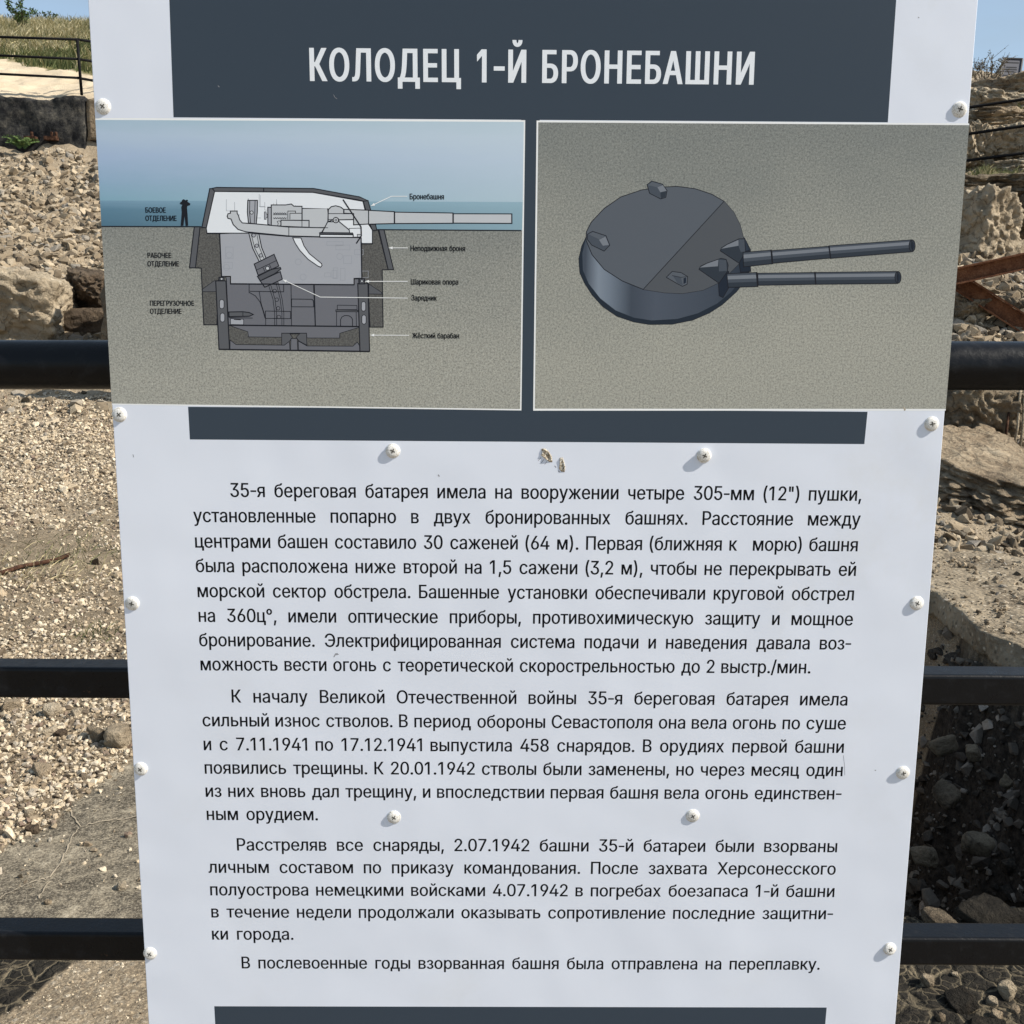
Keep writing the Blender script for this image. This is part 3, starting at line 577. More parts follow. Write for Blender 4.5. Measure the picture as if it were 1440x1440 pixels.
# concrete and armour round the shaft
fill(A((470, 405), (515, 412), (520, 455), (612, 455), (625, 765), (600, 797), (592, 1115), (497, 1115), (478, 705), (437, 703)), CON, 3)
fill(A((428, 407), (470, 405), (437, 703), (393, 703)), ARM, 3.3)
fill(A((487, 858), (570, 797), (585, 797), (588, 875), (487, 875)), ARM, 3.3, lw=0.8)
fill(B((402, 402), (440, 398), (508, 668), (468, 670), (474, 1056), (385, 1056), (372, 760), (330, 725), (328, 495), (402, 495)), CON, 3)
fill(B((445, 398), (480, 398), (545, 668), (508, 668)), ARM, 3.3)
fill(B((378, 765), (465, 822), (465, 834), (378, 832)), ARM, 3.3, lw=0.8)
# rooms
fill(A((612, 456), (690, 452), (830, 452), (1100, 475), (1335, 480)) + B((325, 452), (330, 725), (278, 728), (278, 770)) + A((690, 818), (690, 765), (625, 765)), LGT, 3.0)
fill(A((655, 765), (690, 765), (690, 820)) + B((278, 770), (278, 730), (310, 730), (314, 1052)) + A((675, 1117), (660, 800)), MID, 3.0)
fill(A((575, 150), (1285, 157)) + B((338, 207), (375, 360), (402, 402), (402, 492), (328, 492), (325, 452)) + A((1335, 480), (1090, 474), (830, 452), (520, 452), (514, 412)), WHI, 3.05)
# base
fill(A((675, 1118)) + B((314, 1053), (318, 1219)) + A((683, 1292)), CON, 3.1)
fill(A((690, 1122), (815, 1165), (820, 1202), (1060, 1205), (1060, 1175), (1240, 1175), (1243, 1210)) + B((180, 1130), (182, 1098), (305, 1060), (312, 1054)) + A((675, 1119)), MID, 3.3, lw=0.9)
fill(A((687, 1225), (730, 1258), (1080, 1262), (1115, 1235), (1120, 1296), (687, 1291)), MID, 3.3, lw=0.9)
fill(A((1180, 1232), (1243, 1268)) + B((270, 1185), (300, 1158), (314, 1180), (316, 1217)) + A((1182, 1297)), MID, 3.3, lw=0.9)
fill(A((1060, 1176), (1240, 1176), (1242, 1262), (1185, 1232), (1165, 1205), (1190, 1180), (1120, 1180), (1138, 1205), (1115, 1235), (1080, 1262), (1060, 1262)), ARM, 3.4, lw=0.9)
fill(A((1128, 1215), (1172, 1215), (1176, 1297), (1124, 1297)), MID, 3.5, lw=0.9)
# drum columns, ball bearing
fill(A((583, 797), (657, 797), (683, 1292), (607, 1292)), ARM, 3.4, lw=1.5)
fill(B((303, 762), (372, 762), (383, 1220), (318, 1220)), ARM, 3.4, lw=1.5)
def slot(f, cx, cy, hw, hh):
    pts = [(cx + hw * math.cos(a), cy - hh + hw + hw * math.sin(a)) for a in [math.pi + math.pi * i / 8 for i in range(9)]]
    pts += [(cx + hw * math.cos(a), cy + hh - hw + hw * math.sin(a)) for a in [math.pi * i / 8 for i in range(9)]]
    fill(f(*pts), LGT, 3.8, lw=0.9)
slot(A, 627, 965, 16, 33); slot(A, 632, 1062, 16, 32); slot(B, 342, 916, 14, 32); slot(B, 345, 1005, 14, 31)
fill(A((607, 772), (645, 770), (645, 796), (607, 796)), DRK, 3.8); fill(B((313, 730), (348, 728), (348, 764), (313, 764)), DRK, 3.8)
fill(A(*circ(626, 783, 9)), PAL, 4.0, lw=0.8); fill(B(*circ(331, 746, 8)), PAL, 4.0, lw=0.8)
# armoured roof
fill(A((558, 128), (590, 121), (1292, 129)) + B((315, 177), (372, 202), (340, 206), (300, 196)) + A((1285, 157), (575, 150)), ARM, 3.6)
fill(A((540, 130), (577, 130), (575, 150), (516, 412), (483, 412)), ARM, 3.5)
fill(B((340, 206), (372, 202), (392, 272), (358, 272)), ARM, 3.5); fill(B((385, 362), (422, 362), (432, 402), (402, 404)), ARM, 3.5)
line(A((930, 124), (930, 151)))
# hoist arc in the turret and below
fill(A((815, 215), (885, 215), (884, 300), (876, 387), (820, 378), (812, 300)), LGT, 3.4)
line(A((830, 216), (828, 300), (836, 380)), 0.9); line(A((868, 216), (866, 300), (862, 384)), 0.9)
fill(A(*circ(843, 303, 12)), PAL, 4, lw=0.9)
fill(A((822, 450), (895, 458), (915, 555), (950, 640), (900, 662), (850, 560)), PAL, 3.4)
line(A((838, 452), (866, 560), (914, 655)), 0.8); line(A((880, 456), (900, 555), (936, 645)), 0.8)
for c_ in ((858, 468), (880, 543), (910, 613)): fill(A(*circ(*c_, 13)), LGT, 4, lw=0.9)
fill(A((965, 835), (1035, 800), (1062, 900), (1075, 1000), (1076, 1115), (1008, 1115), (1005, 1000)), MID, 3.5, line=False)
for dx in (0, 14, 52, 66): line(A((968 + dx, 835 - dx * .45), (998 + dx, 930), (1010 + dx, 1030), (1010 + dx, 1116)), 0.75)
for c_ in ((1010, 870), (1025, 933), (1035, 995), (1040, 1058)): fill(A(*circ(*c_, 13)), MID, 4, lw=0.8)
fill(A((862, 675), (1005, 605), (1040, 690), (890, 757)), MID, 4.2); line(A((876, 720), (1022, 650)), 0.9); line(A((925, 700), (940, 732)), 0.8); line(A((972, 678), (986, 712)), 0.8)
fill(A(*circ(958, 706, 14)), PAL, 4.5, lw=1.0)
fill(A((885, 765), (985, 715), (1050, 700), (1055, 712), (1010, 745), (905, 797)), DRK, 4.4)
fill(A((905, 797), (1050, 730), (1065, 785), (938, 843)), MID, 4.3)
# gun
fill(A((1208, 273), (1395, 275)) + B((100, 257), (103, 290), (100, 385)) + A((1370, 412), (1110, 408), (1208, 408)), PAL, 3.5)
fill(B((103, 290), (105, 262), (125, 243), (155, 237), (188, 246), (208, 262), (208, 290), (275, 290), (275, 330), (180, 332), (135, 332), (103, 345)), PAL, 3.7)
line(B((103, 290), (208, 290)), 0.9); line(B((103, 330), (135, 330)), 0.9)
fill(B((210, 261), (376, 267), (376, 360), (275, 366), (275, 290), (210, 288)), PAL, 3.75)
fill(B((245, 390), (325, 388), (325, 448), (270, 448), (270, 430), (248, 420)), WHI, 3.75, lw=0.9)
fill(B((300, 430), (325, 430), (325, 448), (300, 448)), PAL, 3.85, lw=0.9)
fill(B((376, 268), (550, 277), (550, 357), (376, 361)), PAL, 3.9); fill(B((552, 280), (945, 286), (945, 355), (552, 357)), PAL, 3.9); fill(B((948, 291), (1343, 292), (1343, 356), (948, 354)), PAL, 3.9)
line(B((550, 274), (550, 360)), 1.5); line(B((946, 283), (946, 357)), 1.5); line(B((1343, 291), (1343, 357)), 1.6)
# breech and loader
fill(A((985, 248), (1090, 248), (1130, 241), (1148, 257), (1207, 258), (1207, 408), (985, 397)), PAL, 3.6)
fill(A((960, 265), (985, 265), (985, 396), (960, 388)), LGT, 3.7); fill(A((935, 298), (948, 298), (948, 312), (960, 318), (960, 336), (948, 340), (948, 352), (935, 352)), LGT, 3.7, lw=0.8)
zz = [(1000 + i * 8, 305 + (7 if i % 2 else 0)) for i in range(13)]
line(A(*zz), 0.9); line(A(*[(x, y + 35) for x, y in zz]), 0.9); line(A((998, 318), (1100, 318)), 0.8); line(A((1105, 352), (1105, 292), (1160, 292), (1160, 306)), 0.9); line(A((1120, 352), (1120, 308), (1206, 308)), 0.9)
fill(A((1055, 358), (1258, 360), (1258, 410), (1055, 402)), PAL, 3.9); fill(A((1028, 368), (1042, 362), (1055, 372), (1055, 398), (1030, 398), (1036, 384)), PAL, 3.9, lw=0.8); line(A((1207, 358), (1207, 408)), 0.9)
fill(A((690, 292), (738, 292), (738, 308), (748, 325), (756, 355), (775, 378), (880, 386), (1110, 408), (1370, 413), (1350, 445), (1335, 450), (1335, 478), (1110, 472), (900, 452), (800, 442), (745, 425), (710, 390), (694, 350), (672, 345), (666, 330), (672, 312), (690, 308)), PAL, 3.95)
line(A((1112, 408), (1112, 472)), 0.9)
line(A((1370, 413), (1395, 413)), 0.9)
# trunnion
fill(B((62, 418), (100, 345), (135, 345), (140, 325), (155, 316), (172, 325), (178, 345), (245, 400), (248, 420)), PAL, 4.1); fill(B(*circ(155, 334, 18)), WHI, 4.3); fill(B(*circ(155, 334, 8)), LGT, 4.5, lw=0.8)
fill(B((47, 419), (268, 421), (272, 433), (47, 431)), DRK, 4.2); fill(B((47, 431), (272, 433), (272, 450), (47, 449)), WHI, 4.15)
line(B((203, 195), (325, 380), (327, 440), (293, 492)), 1.9)
# chute
fill(A((1140, 485), (1200, 487), (1222, 545), (1260, 600), (1348, 672), (1352, 685), (1342, 698), (1322, 690), (1250, 640), (1190, 575), (1158, 525)), WHI, 3.5, lw=1.3)
# lower room fittings
fill(A((678, 1022), (780, 1020), (825, 1026), (855, 1040), (825, 1053), (680, 1056)), ARM, 3.4); line(A((780, 1021), (780, 1055)), 0.8); fill(A((690, 1070), (785, 1075), (785, 1114), (690, 1112)), LGT, 3.4, lw=0.9); line(A((680, 1062), (850, 1066)), 0.9); line(A((715, 1075), (765, 1078)), 1.2)
line(A((825, 822), (825, 880), (870, 905), (905, 950), (925, 1010), (940, 1066)), 0.9); line(A((830, 872), (1075, 876), (1075, 826)), 0.9); line(A((898, 872), (912, 960), (945, 1068), (945, 1116)), 0.8)
line(A((943, 1015), (1125, 1018), (1125, 1070), (943, 1068)), 0.9, True); line(A((1128, 826), (1132, 1118)), 0.9); line(A((1297, 826), (1305, 1120)), 0.9); line(A((1132, 928), (1280, 930), (1290, 942), (1292, 985), (1132, 984)), 0.9, True)
line(B((5, 772), (16, 1052)), 0.9)
fill(B((160, 952), (292, 952), (294, 1051), (160, 1051)), MID, 3.4, lw=0.9); fill(B((165, 908), (297, 910), (298, 938), (165, 938)), MID, 3.5, lw=0.9); fill(B((155, 939), (303, 943), (303, 953), (155, 951)), ARM, 3.7, lw=0.9)
line(B((187, 1050), (187, 1005), (196, 988), (212, 979), (228, 977), (245, 980), (260, 990), (268, 1005), (268, 1050)), 1.0)
# faint machinery behind
for q in ((1000, 560, 1180, 700), (1130, 655, 1230, 725), (780, 560, 880, 640), (1230, 540, 1420, 640)): pass
line(A((le(318) * 5.1429 - 977, 403), (470, 405)), 1.5)
line(B((432, 398), (1407, 404)), 1.5)
line(A((690, 818)) + B((278, 770)), 1.8); line(A((673, 1117)) + B((312, 1052)), 1.8); line(A((605, 1292)) + B((383, 1221)), 1.8); line(A((612, 456), (626, 765)), 1.6); line(B((326, 452), (331, 727)), 1.6)
fig_ = A((330, 400), (334, 350), (338, 300), (334, 262), (342, 248), (322, 240), (330, 226), (338, 224), (340, 212), (352, 206), (366, 214), (376, 208), (384, 216), (378, 224), (400, 238), (398, 250), (378, 256), (376, 270), (380, 320), (384, 398), (366, 400), (358, 330), (350, 398))
zip_poly(ln, fig_, 5.2)
sub(b, 'turret_section', mats1, pic1); sub(ln, 'outline_drawing', LINE, pic1)
# faint line drawing in the rooms
FAINT = pmat('faint_line', 140, 146, 160)
b = MB()
frnd = random.Random(5)
for i in range(26):
    x = frnd.uniform(640, 1700); y = frnd.uniform(500, 740); w_ = frnd.uniform(30, 120); h_ = frnd.uniform(25, 90)
    if x + w_ > 1690 or y + h_ > 800: continue
    if 820 < x + w_ and x < 1080: continue
    if 1120 < x + w_ and x < 1370: continue
    b = MB(); stroke(b, A((x, y), (x + w_, y), (x + w_, y + h_), (x, y + h_)), 0.6, 3.15, 0, True); sub(b, 'faint_outline', FAINT, pic1)
for x, y in ((680, 610), (1215, 770), (1180, 660), (660, 700), (1480, 620)):
    b = MB(); stroke(b, A(*circ(x, y, 22)), 0.6, 3.2, 0, True); sub(b, 'faint_outline', FAINT, pic1)
for i in range(12):
    x = frnd.uniform(640, 1250); y = frnd.uniform(165, 250); h_ = frnd.uniform(40, 160)
    b = MB(); stroke(b, A((x, y), (x, y + h_ * .6), (x + 40, y + h_ * .6)), 0.6, 3.15); sub(b, 'faint_outline', FAINT, pic1)
# leader lines with arrowheads
b = MB()
def leader(pts, k=6.3):
    b = MB()
    stroke(b, pts, 0.95, k)
    e = Vector(pts[-1]); d = (e - Vector(pts[-2])).normalized(); nn = Vector((-d.y, d.x))
    zip_poly(b, [e, e - d * 5.5 + nn * 2.0, e - d * 5.5 - nn * 2.0], k + 0.2)
    sub(b, 'leader_line', WLINE, pic1)
leader(B((637, 173), (530, 173), (392, 238))); leader(B((640, 521), (512, 521))); leader(B((640, 747), (353, 747)))
leader(B((640, 860), (50, 853)) + A((1068, 788))); leader(B((650, 1111), (388, 1110)))
capm = 6.5 / FPX * D * 1.04
for tx, x0, x1, y in (('БОЕВОЕ', 77, 222, 303), ('ОТДЕЛЕНИЕ', 77, 300, 362), ('РАБОЧЕЕ', 92, 262, 630), ('ОТДЕЛЕНИЕ', 92, 318, 691), ('ПЕРЕГРУЗОЧНОЕ', 110, 427, 976), ('ОТДЕЛЕНИЕ', 110, 336, 1034)):
    l_, r_ = A((x0, y), (x1, y + 1))
    b = MB(); write(b, tx, l_, r_, 6, capm, ex=0.027, ey=0.012, fit=True, space=0.4); sub(b, 'caption', INK, pic1)
for tx, x0, x1, y in (('Бронебашня', 655, 884, 193), ('Неподвижная броня', 660, 1027, 542), ('Шариковая опора', 663, 981, 768), ('Зарядник', 666, 836, 876), ('Жёсткий барабан', 672, 986, 1131)):
    l_, r_ = B((x0, y), (x1, y + 1))
    b = MB(); write(b, tx, l_, r_, 6, capm * 1.08, ex=0.024, ey=0.010, fit=True, space=0.45); sub(b, 'caption', INK, pic1)

# --- picture 2: the turret from above
pic2 = thing('picture', (0.25, D, 1.5), None, None)
pic2.parent = board; pic2.matrix_parent_inverse = Matrix.Translation(-board.location)
pic2['label'] = 'printed view of a round grey turret with two long barrels on sand'
b = MB(); zip_poly(b, [(757, 172), (re(176), 176), (re(574), 575), (752, 574.6)], 2)
SAND2 = print_sand('sand_plain', pc(114, 116, 115), pc(176, 177, 171), ((0.60, 0.64, 0.69), 'Z'), 500)
sub(b, 'printed_ground', SAND2, pic2)
G2 = [pmat('steel_%s' % n, *c) for n, c in (('rim', (28, 38, 52)), ('side', (66, 74, 87)), ('top', (82, 89, 101)), ('plate', (76, 81, 90)), ('light', (112, 119, 132)), ('shade', (42, 50, 62)), ('deep', (24, 34, 50)))]
tgr = NT('print_steel_side_gradient')
tc_ = tgr.n('ShaderNodeTexCoord'); sp_ = tgr.n('ShaderNodeSeparateXYZ'); tgr.l(tc_.outputs['Generated'], sp_.inputs[0])
cside = tgr.ramp(sp_.outputs['X'], [(0.02, pc(62, 71, 86)), (0.10, pc(118, 130, 148)), (0.17, pc(104, 116, 134)), (0.3, pc(60, 69, 84)), (0.45, pc(72, 81, 97)), (0.8, pc(60, 69, 84)), (1.0, pc(34, 44, 60))])
SIDEG = tgr.out(col=cside, rough=PR, spec=0.22)
tsh = NT('print_soft_sand')
SOFT = print_sand('sand_under_turret', pc(92, 95, 92), pc(128, 130, 125), None, 400)
b = MB(); ln = MB()
def fill2(pts, mi, k, line=True, lw=1.0):
    zip_poly(b, pts, k, mi)
    if line: stroke(ln, pts, lw, k + 0.06, 0, True)
fill2(C((95, 285), (78, 320), (66, 370), (70, 425), (88, 465), (118, 512), (160, 558), (215, 595), (280, 617), (340, 627), (430, 626), (510, 610), (575, 582), (625, 550), (680, 500), (715, 455), (735, 410), (735, 335), (712, 290)), 0, 3, lw=0.7)
top = [(95, 300), (96, 265), (115, 228), (165, 175), (230, 130), (310, 103), (380, 92), (450, 89), (520, 98), (585, 120), (632, 147), (670, 190), (695, 240), (709, 295), (712, 340), (690, 390), (650, 430), (610, 465), (550, 493), (470, 506), (400, 503), (317, 490), (235, 457), (165, 412), (118, 355)]
bs = MB()
zip_poly(bs, C((93, 295), (80, 350), (82, 415), (105, 468), (150, 525), (210, 572), (280, 600), (350, 611), (450, 605), (530, 583), (605, 545), (660, 500), (705, 445), (728, 400), (730, 335), (710, 285)), 3.2)
fill2(C(*top), 2, 3.6, lw=1.1)
ii = top.index((632, 147)); jj = top.index((317, 490))
zip_poly(b, C(*top[ii:jj + 1]), 3.8, 3)
stroke(ln, C((632, 147), (317, 490)), 1.0, 3.95)
fill2(C((332, 82), (350, 68), (392, 80), (410, 105), (405, 132), (385, 138), (342, 116)), 1, 4.2); zip_poly(b, C((372, 92), (394, 84), (408, 106), (384, 112)), 4.4, 4); zip_poly(b, C((336, 84), (352, 72), (390, 82), (370, 92)), 4.4, 2); zip_poly(b, C((384, 112), (407, 107), (403, 130), (386, 136)), 4.4, 5)
fill2(C((100, 275), (120, 264), (172, 281), (187, 318), (165, 341), (117, 318), (100, 296)), 1, 4.2); zip_poly(b, C((145, 297), (170, 284), (184, 317), (160, 320)), 4.4, 4); zip_poly(b, C((104, 275), (121, 267), (168, 282), (146, 295)), 4.4, 2)
fill2(C((407, 443), (430, 420), (465, 425), (490, 440), (488, 470), (470, 478), (450, 468)), 2, 4.2); zip_poly(b, C((432, 436), (464, 444), (472, 475), (450, 465)), 4.4, 1); zip_poly(b, C((474, 447), (484, 443), (484, 464), (474, 469)), 4.4, 6); stroke(ln, C((430, 436), (465, 443), (488, 440)), 0.6, 5.9)
fill2(C((690, 385), (705, 345), (730, 338), (736, 420), (696, 424)), 6, 4.2); fill2(C((610, 465), (618, 422), (650, 420), (652, 480), (628, 522), (613, 515)), 6, 4.2)
fill2(C((617, 340), (622, 328), (645, 314), (690, 293), (712, 293), (715, 345), (690, 388)), 5, 4.4); zip_poly(b, C((620, 332), (645, 316), (688, 297), (688, 320)), 4.6, 4); zip_poly(b, C((690, 295), (711, 295), (714, 342), (697, 345), (688, 320)), 4.6, 1)
fill2(C((534, 412), (540, 400), (565, 388), (620, 369), (640, 373), (648, 395), (645, 420), (612, 466)), 5, 4.4); zip_poly(b, C((537, 405), (565, 390), (610, 374), (608, 400)), 4.6, 4); zip_poly(b, C((612, 374), (640, 376), (643, 418), (612, 420)), 4.6, 1)
def barrel(tl, tr, br, bl, cap=False):
    tl, tr, br, bl = [Vector(q) for q in (tl, tr, br, bl)]
    fr = [0, 0.16, 0.42, 0.66, 1.0]
    for i, mi in enumerate((1, 4, 1, 5)):
        zip_poly(b, C(tl.lerp(bl, fr[i]), tr.lerp(br, fr[i]), tr.lerp(br, fr[i + 1]), tl.lerp(bl, fr[i + 1])), 4.8, mi)
    stroke(ln, C(tl, tr, br, bl), 1.0, 5.7, 0, True)
barrel((706, 346), (815, 337), (820, 390), (708, 402)); barrel((818, 339), (1040, 322), (1046, 368), (822, 388)); barrel((1042, 320), (1362, 297), (1366, 343), (1047, 369))
barrel((643, 429), (760, 424), (763, 479), (648, 482)); barrel((763, 427), (985, 424), (988, 470), (765, 474)); barrel((988, 424), (1308, 420), (1308, 467), (989, 470))
for p0, p1 in (((815, 335), (820, 392)), ((1040, 319), (1047, 371)), ((758, 422), (763, 480)), ((985, 422), (989, 472))): stroke(ln, C(p0, p1), 1.9, 5.95)
fill2(C(*circ(1364, 320, 12, 16, 23)), 5, 5.0, lw=1.1); fill2(C(*circ(1309, 443, 12, 16, 23)), 5, 5.0, lw=1.1)
fill2(C(*circ(1365, 320, 6.5, 12, 15)), 6, 5.2, False); fill2(C(*circ(1310, 443, 6.5, 12, 15)), 6, 5.2, False)
sub(bs, 'turret_side', SIDEG, pic2); sub(b, 'turret_drawing', G2, pic2); sub(ln, 'outline_drawing', LINE, pic2)

# --- screws
SCREW = NT('white_painted_steel')
SCREW = SCREW.out(col=SCREW.mix(SCREW.ramp(SCREW.noise(900, 3, SCREW.obj()), [(0.45, 0.0), (0.66, 0.85)]), (0.80, 0.79, 0.76), (0.42, 0.38, 0.31)), rough=0.35, spec=0.4)
RECESS = plain('screw_recess_dark', (0.09, 0.085, 0.075), 0.8)  # dark cross raised on the dome marks the recess
srnd = random.Random(3)
sc_list = [(145, 150), (1349, 154), (168, 583), (1310, 596), (552.5, 634), (990, 640.5), (186, 848.5), (1289, 848), (198, 1081), (1269.5, 1086.5), (554, 1149), (974, 1147), (211, 1340.5), (1251, 1334)]
for i, (x, y) in enumerate(sc_list):
    p = P(x, y, 0)
    proud = 0.0026 if i == 5 else srnd.uniform(0.0004, 0.0014)
    sc_ = MB()
    prof = [(0.0076, 0.0), (0.0076, 0.0004), (0.0070, 0.0007), (0.0060, 0.0008), (0.0066, proud * 0.5), (0.0067, proud + 0.0004), (0.0060, proud + 0.0010), (0.0035, proud + 0.0015), (0.0, proud + 0.0016)]
    n = 28; vs = []; fs = []
    tx, tz = srnd.uniform(-0.10, 0.10), srnd.uniform(-0.10, 0.10)
    for j, (rr, h) in enumerate(prof):
        for k in range(n):
            a = 2 * math.pi * k / n
            xx, zz_ = rr * math.cos(a), rr * math.sin(a)
            tl = (xx * tx + zz_ * tz) if j > 3 else 0
            vs.append((p.x + xx, D - h + tl, p.z + zz_))
    for j in range(len(prof) - 1):
        for k in range(n):
            fs.append((j * n + k, j * n + (k + 1) % n, (j + 1) * n + (k + 1) % n, (j + 1) * n + k))
    sc_.add(vs, fs)
    o = sc_.build('screw', SCREW, board, True)
    rc = MB(); a0 = srnd.uniform(0, 1.5)
    for q in (0, 1):
        a = a0 + q * math.pi / 2
        u = Vector((math.cos(a), 0, math.sin(a))); v = Vector((-math.sin(a), 0, math.cos(a)))
        c0 = Vector((p.x, D - proud - 0.00165 - q * 0.00005, p.z))
        pts = []
        for sx, sv in ((-1, -1), (1, -1), (1, 1), (-1, 1)):
            w3 = u * sx * 0.0026 + v * sv * 0.0006
            pts.append(c0 + w3 + Vector((0, (w3.x * tx + w3.z * tz), 0)))
        vs2 = pts + [q_ + Vector((0, 0.0006, 0)) for q_ in pts]
        rc.add(vs2, [(0, 1, 2, 3), (0, 4, 5, 1), (1, 5, 6, 2), (2, 6, 7, 3), (3, 7, 4, 0)])
    ro = rc.build('recess', RECESS); ro.parent = o; ro.matrix_parent_inverse = Matrix()
# --- torn spots, chips and scratches
TORN = NT('torn_laminate')
TORN = TORN.out(col=TORN.ramp(TORN.noise(700, 4, TORN.obj(), 0.7), [(0.38, (0.08, 0.06, 0.045)), (0.5, (0.38, 0.31, 0.21)), (0.6, (0.7, 0.68, 0.62))]), rough=0.8)
trn = random.Random(8)
for pts in ([(761, 631), (766, 630.5), (771, 634), (776, 642), (777, 650), (773, 650), (768, 646), (764, 643), (760.5, 640), (762, 636)], [(787, 644), (791, 643), (793.5, 650), (795, 657), (794, 664), (789, 663), (786, 659), (787, 651)]):
    b = MB()
    vs = [P(x, y, 1) for x, y in pts]
    cx = sum((v for v in vs), Vector()) / len(vs)
    ring = [v + Vector((0, -trn.uniform(0.0004, 0.0016), 0)) + (cx - v) * 0.18 for v in vs]
    nv = len(vs)
    ctr = cx + Vector((0, 0.0004, 0)) - Vector((0, 0.0004, 0))
    b.add(vs + ring + [ctr], [(i, (i + 1) % nv, nv + (i + 1) % nv, nv + i) for i in range(nv)] + [(nv + i, nv + (i + 1) % nv, 2 * nv) for i in range(nv)])
    b.build('torn_spot', TORN, board)
b = MB()
zip_poly(b, [(1270, 572), (1273, 573.5), (1274, 576.5), (1271.5, 578)], 3)
b.build('torn_spot', TORN, board)
SCR = plain('scratch_grey', (0.28, 0.28, 0.3), 0.6)
for pts, wd in (([(469.5, 924), (472, 919.5), (475, 919)], 1.4), ([(472.5, 921), (476.5, 920)], 0.9), ([(616, 667.5), (618, 670)], 1.5), ([(469, 133), (471, 137), (474, 139)], 0.6), ([(306.5, 120.5), (308.5, 122.5)], 1.0), ([(1186, 1062), (1187.5, 1075), (1188, 1090)], 0.5), ([(1230, 1083), (1232, 1083.4)], 1.2), ([(187, 639), (188, 643)], 1.0), ([(1291, 24), (1292.6, 25.2)], 1.2), ([(761, 643), (757, 648)], .7), ([(765, 646), (761, 651)], .7), ([(769, 649), (766, 653)], .7), ([(780, 655), (782, 657.5)], 1.2), ([(785, 662), (787, 664)], 1.2)):
    b = MB(); stroke(b, pts, wd, 2.6); b.build('scratch', SCR, board)

# ================================================================== RAILING the board hangs on
BLK = NT('black_gloss_paint')
ob = BLK.obj()
nb = BLK.noise(60, 6, ob, 0.65)
rst = BLK.ramp(BLK.noise(38, 9, ob, 0.75), [(0.685, 0.0), (0.705, 1.0)])
BLK = BLK.out(col=BLK.mix(rst, BLK.mix(BLK.ramp(nb, [(0.55, 0.0), (0.75, 0.5)]), (0.005, 0.0055, 0.007), (0.022, 0.023, 0.026)), (0.10, 0.055, 0.03)), rough=BLK.ramp(nb, [(0.3, 0.24), (0.7, 0.42)]), normal=BLK.bump(BLK.noise(220, 3, ob), 0.0006, 0.5), spec=0.2)
YR = D + TH + 0.022 + 0.028
rail = thing('railing', (0, YR, 0), 'black steel railing with a thick round top pipe carrying the information board', 'railing')
def rail_line(pxl, pyl, pxr, pyr, Y):
    a = at(pxl, pyl, Y); c = at(pxr, pyr, Y)
    z = (a.z + c.z) / 2; sl = (c.z - a.z) / (c.x - a.x)
    return lambda x: Vector((x, Y, z + sl * (x - (a.x + c.x) / 2)))
f1 = rail_line(80, 513, 1390, 514.5, YR)
PRAD = 0.0262
b = MB(); b.tube([f1(-5), f1(-1), f1(1), f1(5)], PRAD, 32); b.build('top_pipe', BLK, rail, True)
SQ = 0.036
for yl, yr_ in ((953.5, 964), (1320, 1327.5)):
    f2 = rail_line(80, yl, 1370, yr_, YR)
    b = MB(); b.box((0, 0, 0), (10, SQ, SQ))
    o = b.build('lower_rail', BLK, rail)
    q0, q1 = f2(-5), f2(5)
    o.rotation_euler = (0, -math.atan2(q1.z - q0.z, 10), 0)
    o.matrix_parent_inverse = Matrix()
    o.location = (q0 + q1) / 2 - rail.location
    bevel(o, 0.004, 3)
for x in (-4.2, -2.7, -1.35, 0.0, 1.35, 2.7, 4.2):
    b = MB(); ft = f1(x); b.tube([(x, YR, 0.0), (x, YR, ft.z - PRAD * 0.6)], 0.021, 16); b.build('post', BLK, rail, True)

# ================================================================== GROUND
def slope(px, py):
    d = ray(px, py); return d.z / d.y
def prof(px, rows):
    out = []
    for v, Y in rows:
        out.append((Y, v if isinstance(v, float) else 1.55 + Y * slope(px, v)))
    return np.array(out)
PL = prof(70, [(0.0, -400), (0.0, 3.2), (0.02, 4.8), (752, 6.8), (602, 9.5), (548, 10.6), (470, 12.0), (395, 13.2), (300, 15.6), (214, 18.3), (131, 18.62), (104, 22.5), (85, 26.5), (46, 40), (34, 50), (9.0, 90), (9.0, 400)])
PRT = prof(1400, [(0.0, -400), (0.0, 2.6), (0.0, 4.5), (0.01, 6.7), (705, 7.7), (640, 8.8), (590, 9.4), (480, 10.2), (405, 11.6), (330, 13.4), (255, 14.0), (225, 15.0), (150, 16.0), (120, 17.0), (104, 22.0), (5.2, 40), (6.0, 60), (9.0, 90), (9.0, 400)])
WALLY = 18.3
def sstep(a, b, x):
    t = min(1, max(0, (x - a) / (b - a))); return t * t * (3 - 2 * t)
pit_a, pit_b, pit_c = gp(1290, 815), gp(1400, 890), gp(1470, 940)
pdir = (pit_c - pit_a).normalized(); pnor = Vector((-pdir.y, pdir.x, 0))     # points to the far side
def pit(x, y):
    if y < 2.2 or y > 6.5 or x < 0.3 or x > 4.2: return 0.0
    j = 0.10 * noise.noise(Vector((x * 2.3, y * 2.3, 4.0))) + 0.04 * noise.noise(Vector((x * 7, y * 7, 9.0)))
    d1 = (y + j) - 2.60
    d2 = -((Vector((x, y, 0)) - pit_a).dot(pnor)) + j
    d3 = x - 0.55 + j; d4 = 2.50 + max(0, y - 3.9) * 1.2 - x + j
    d = min(d1, d2, d3, d4)
    return 1.5 * sstep(0, 0.36, d)
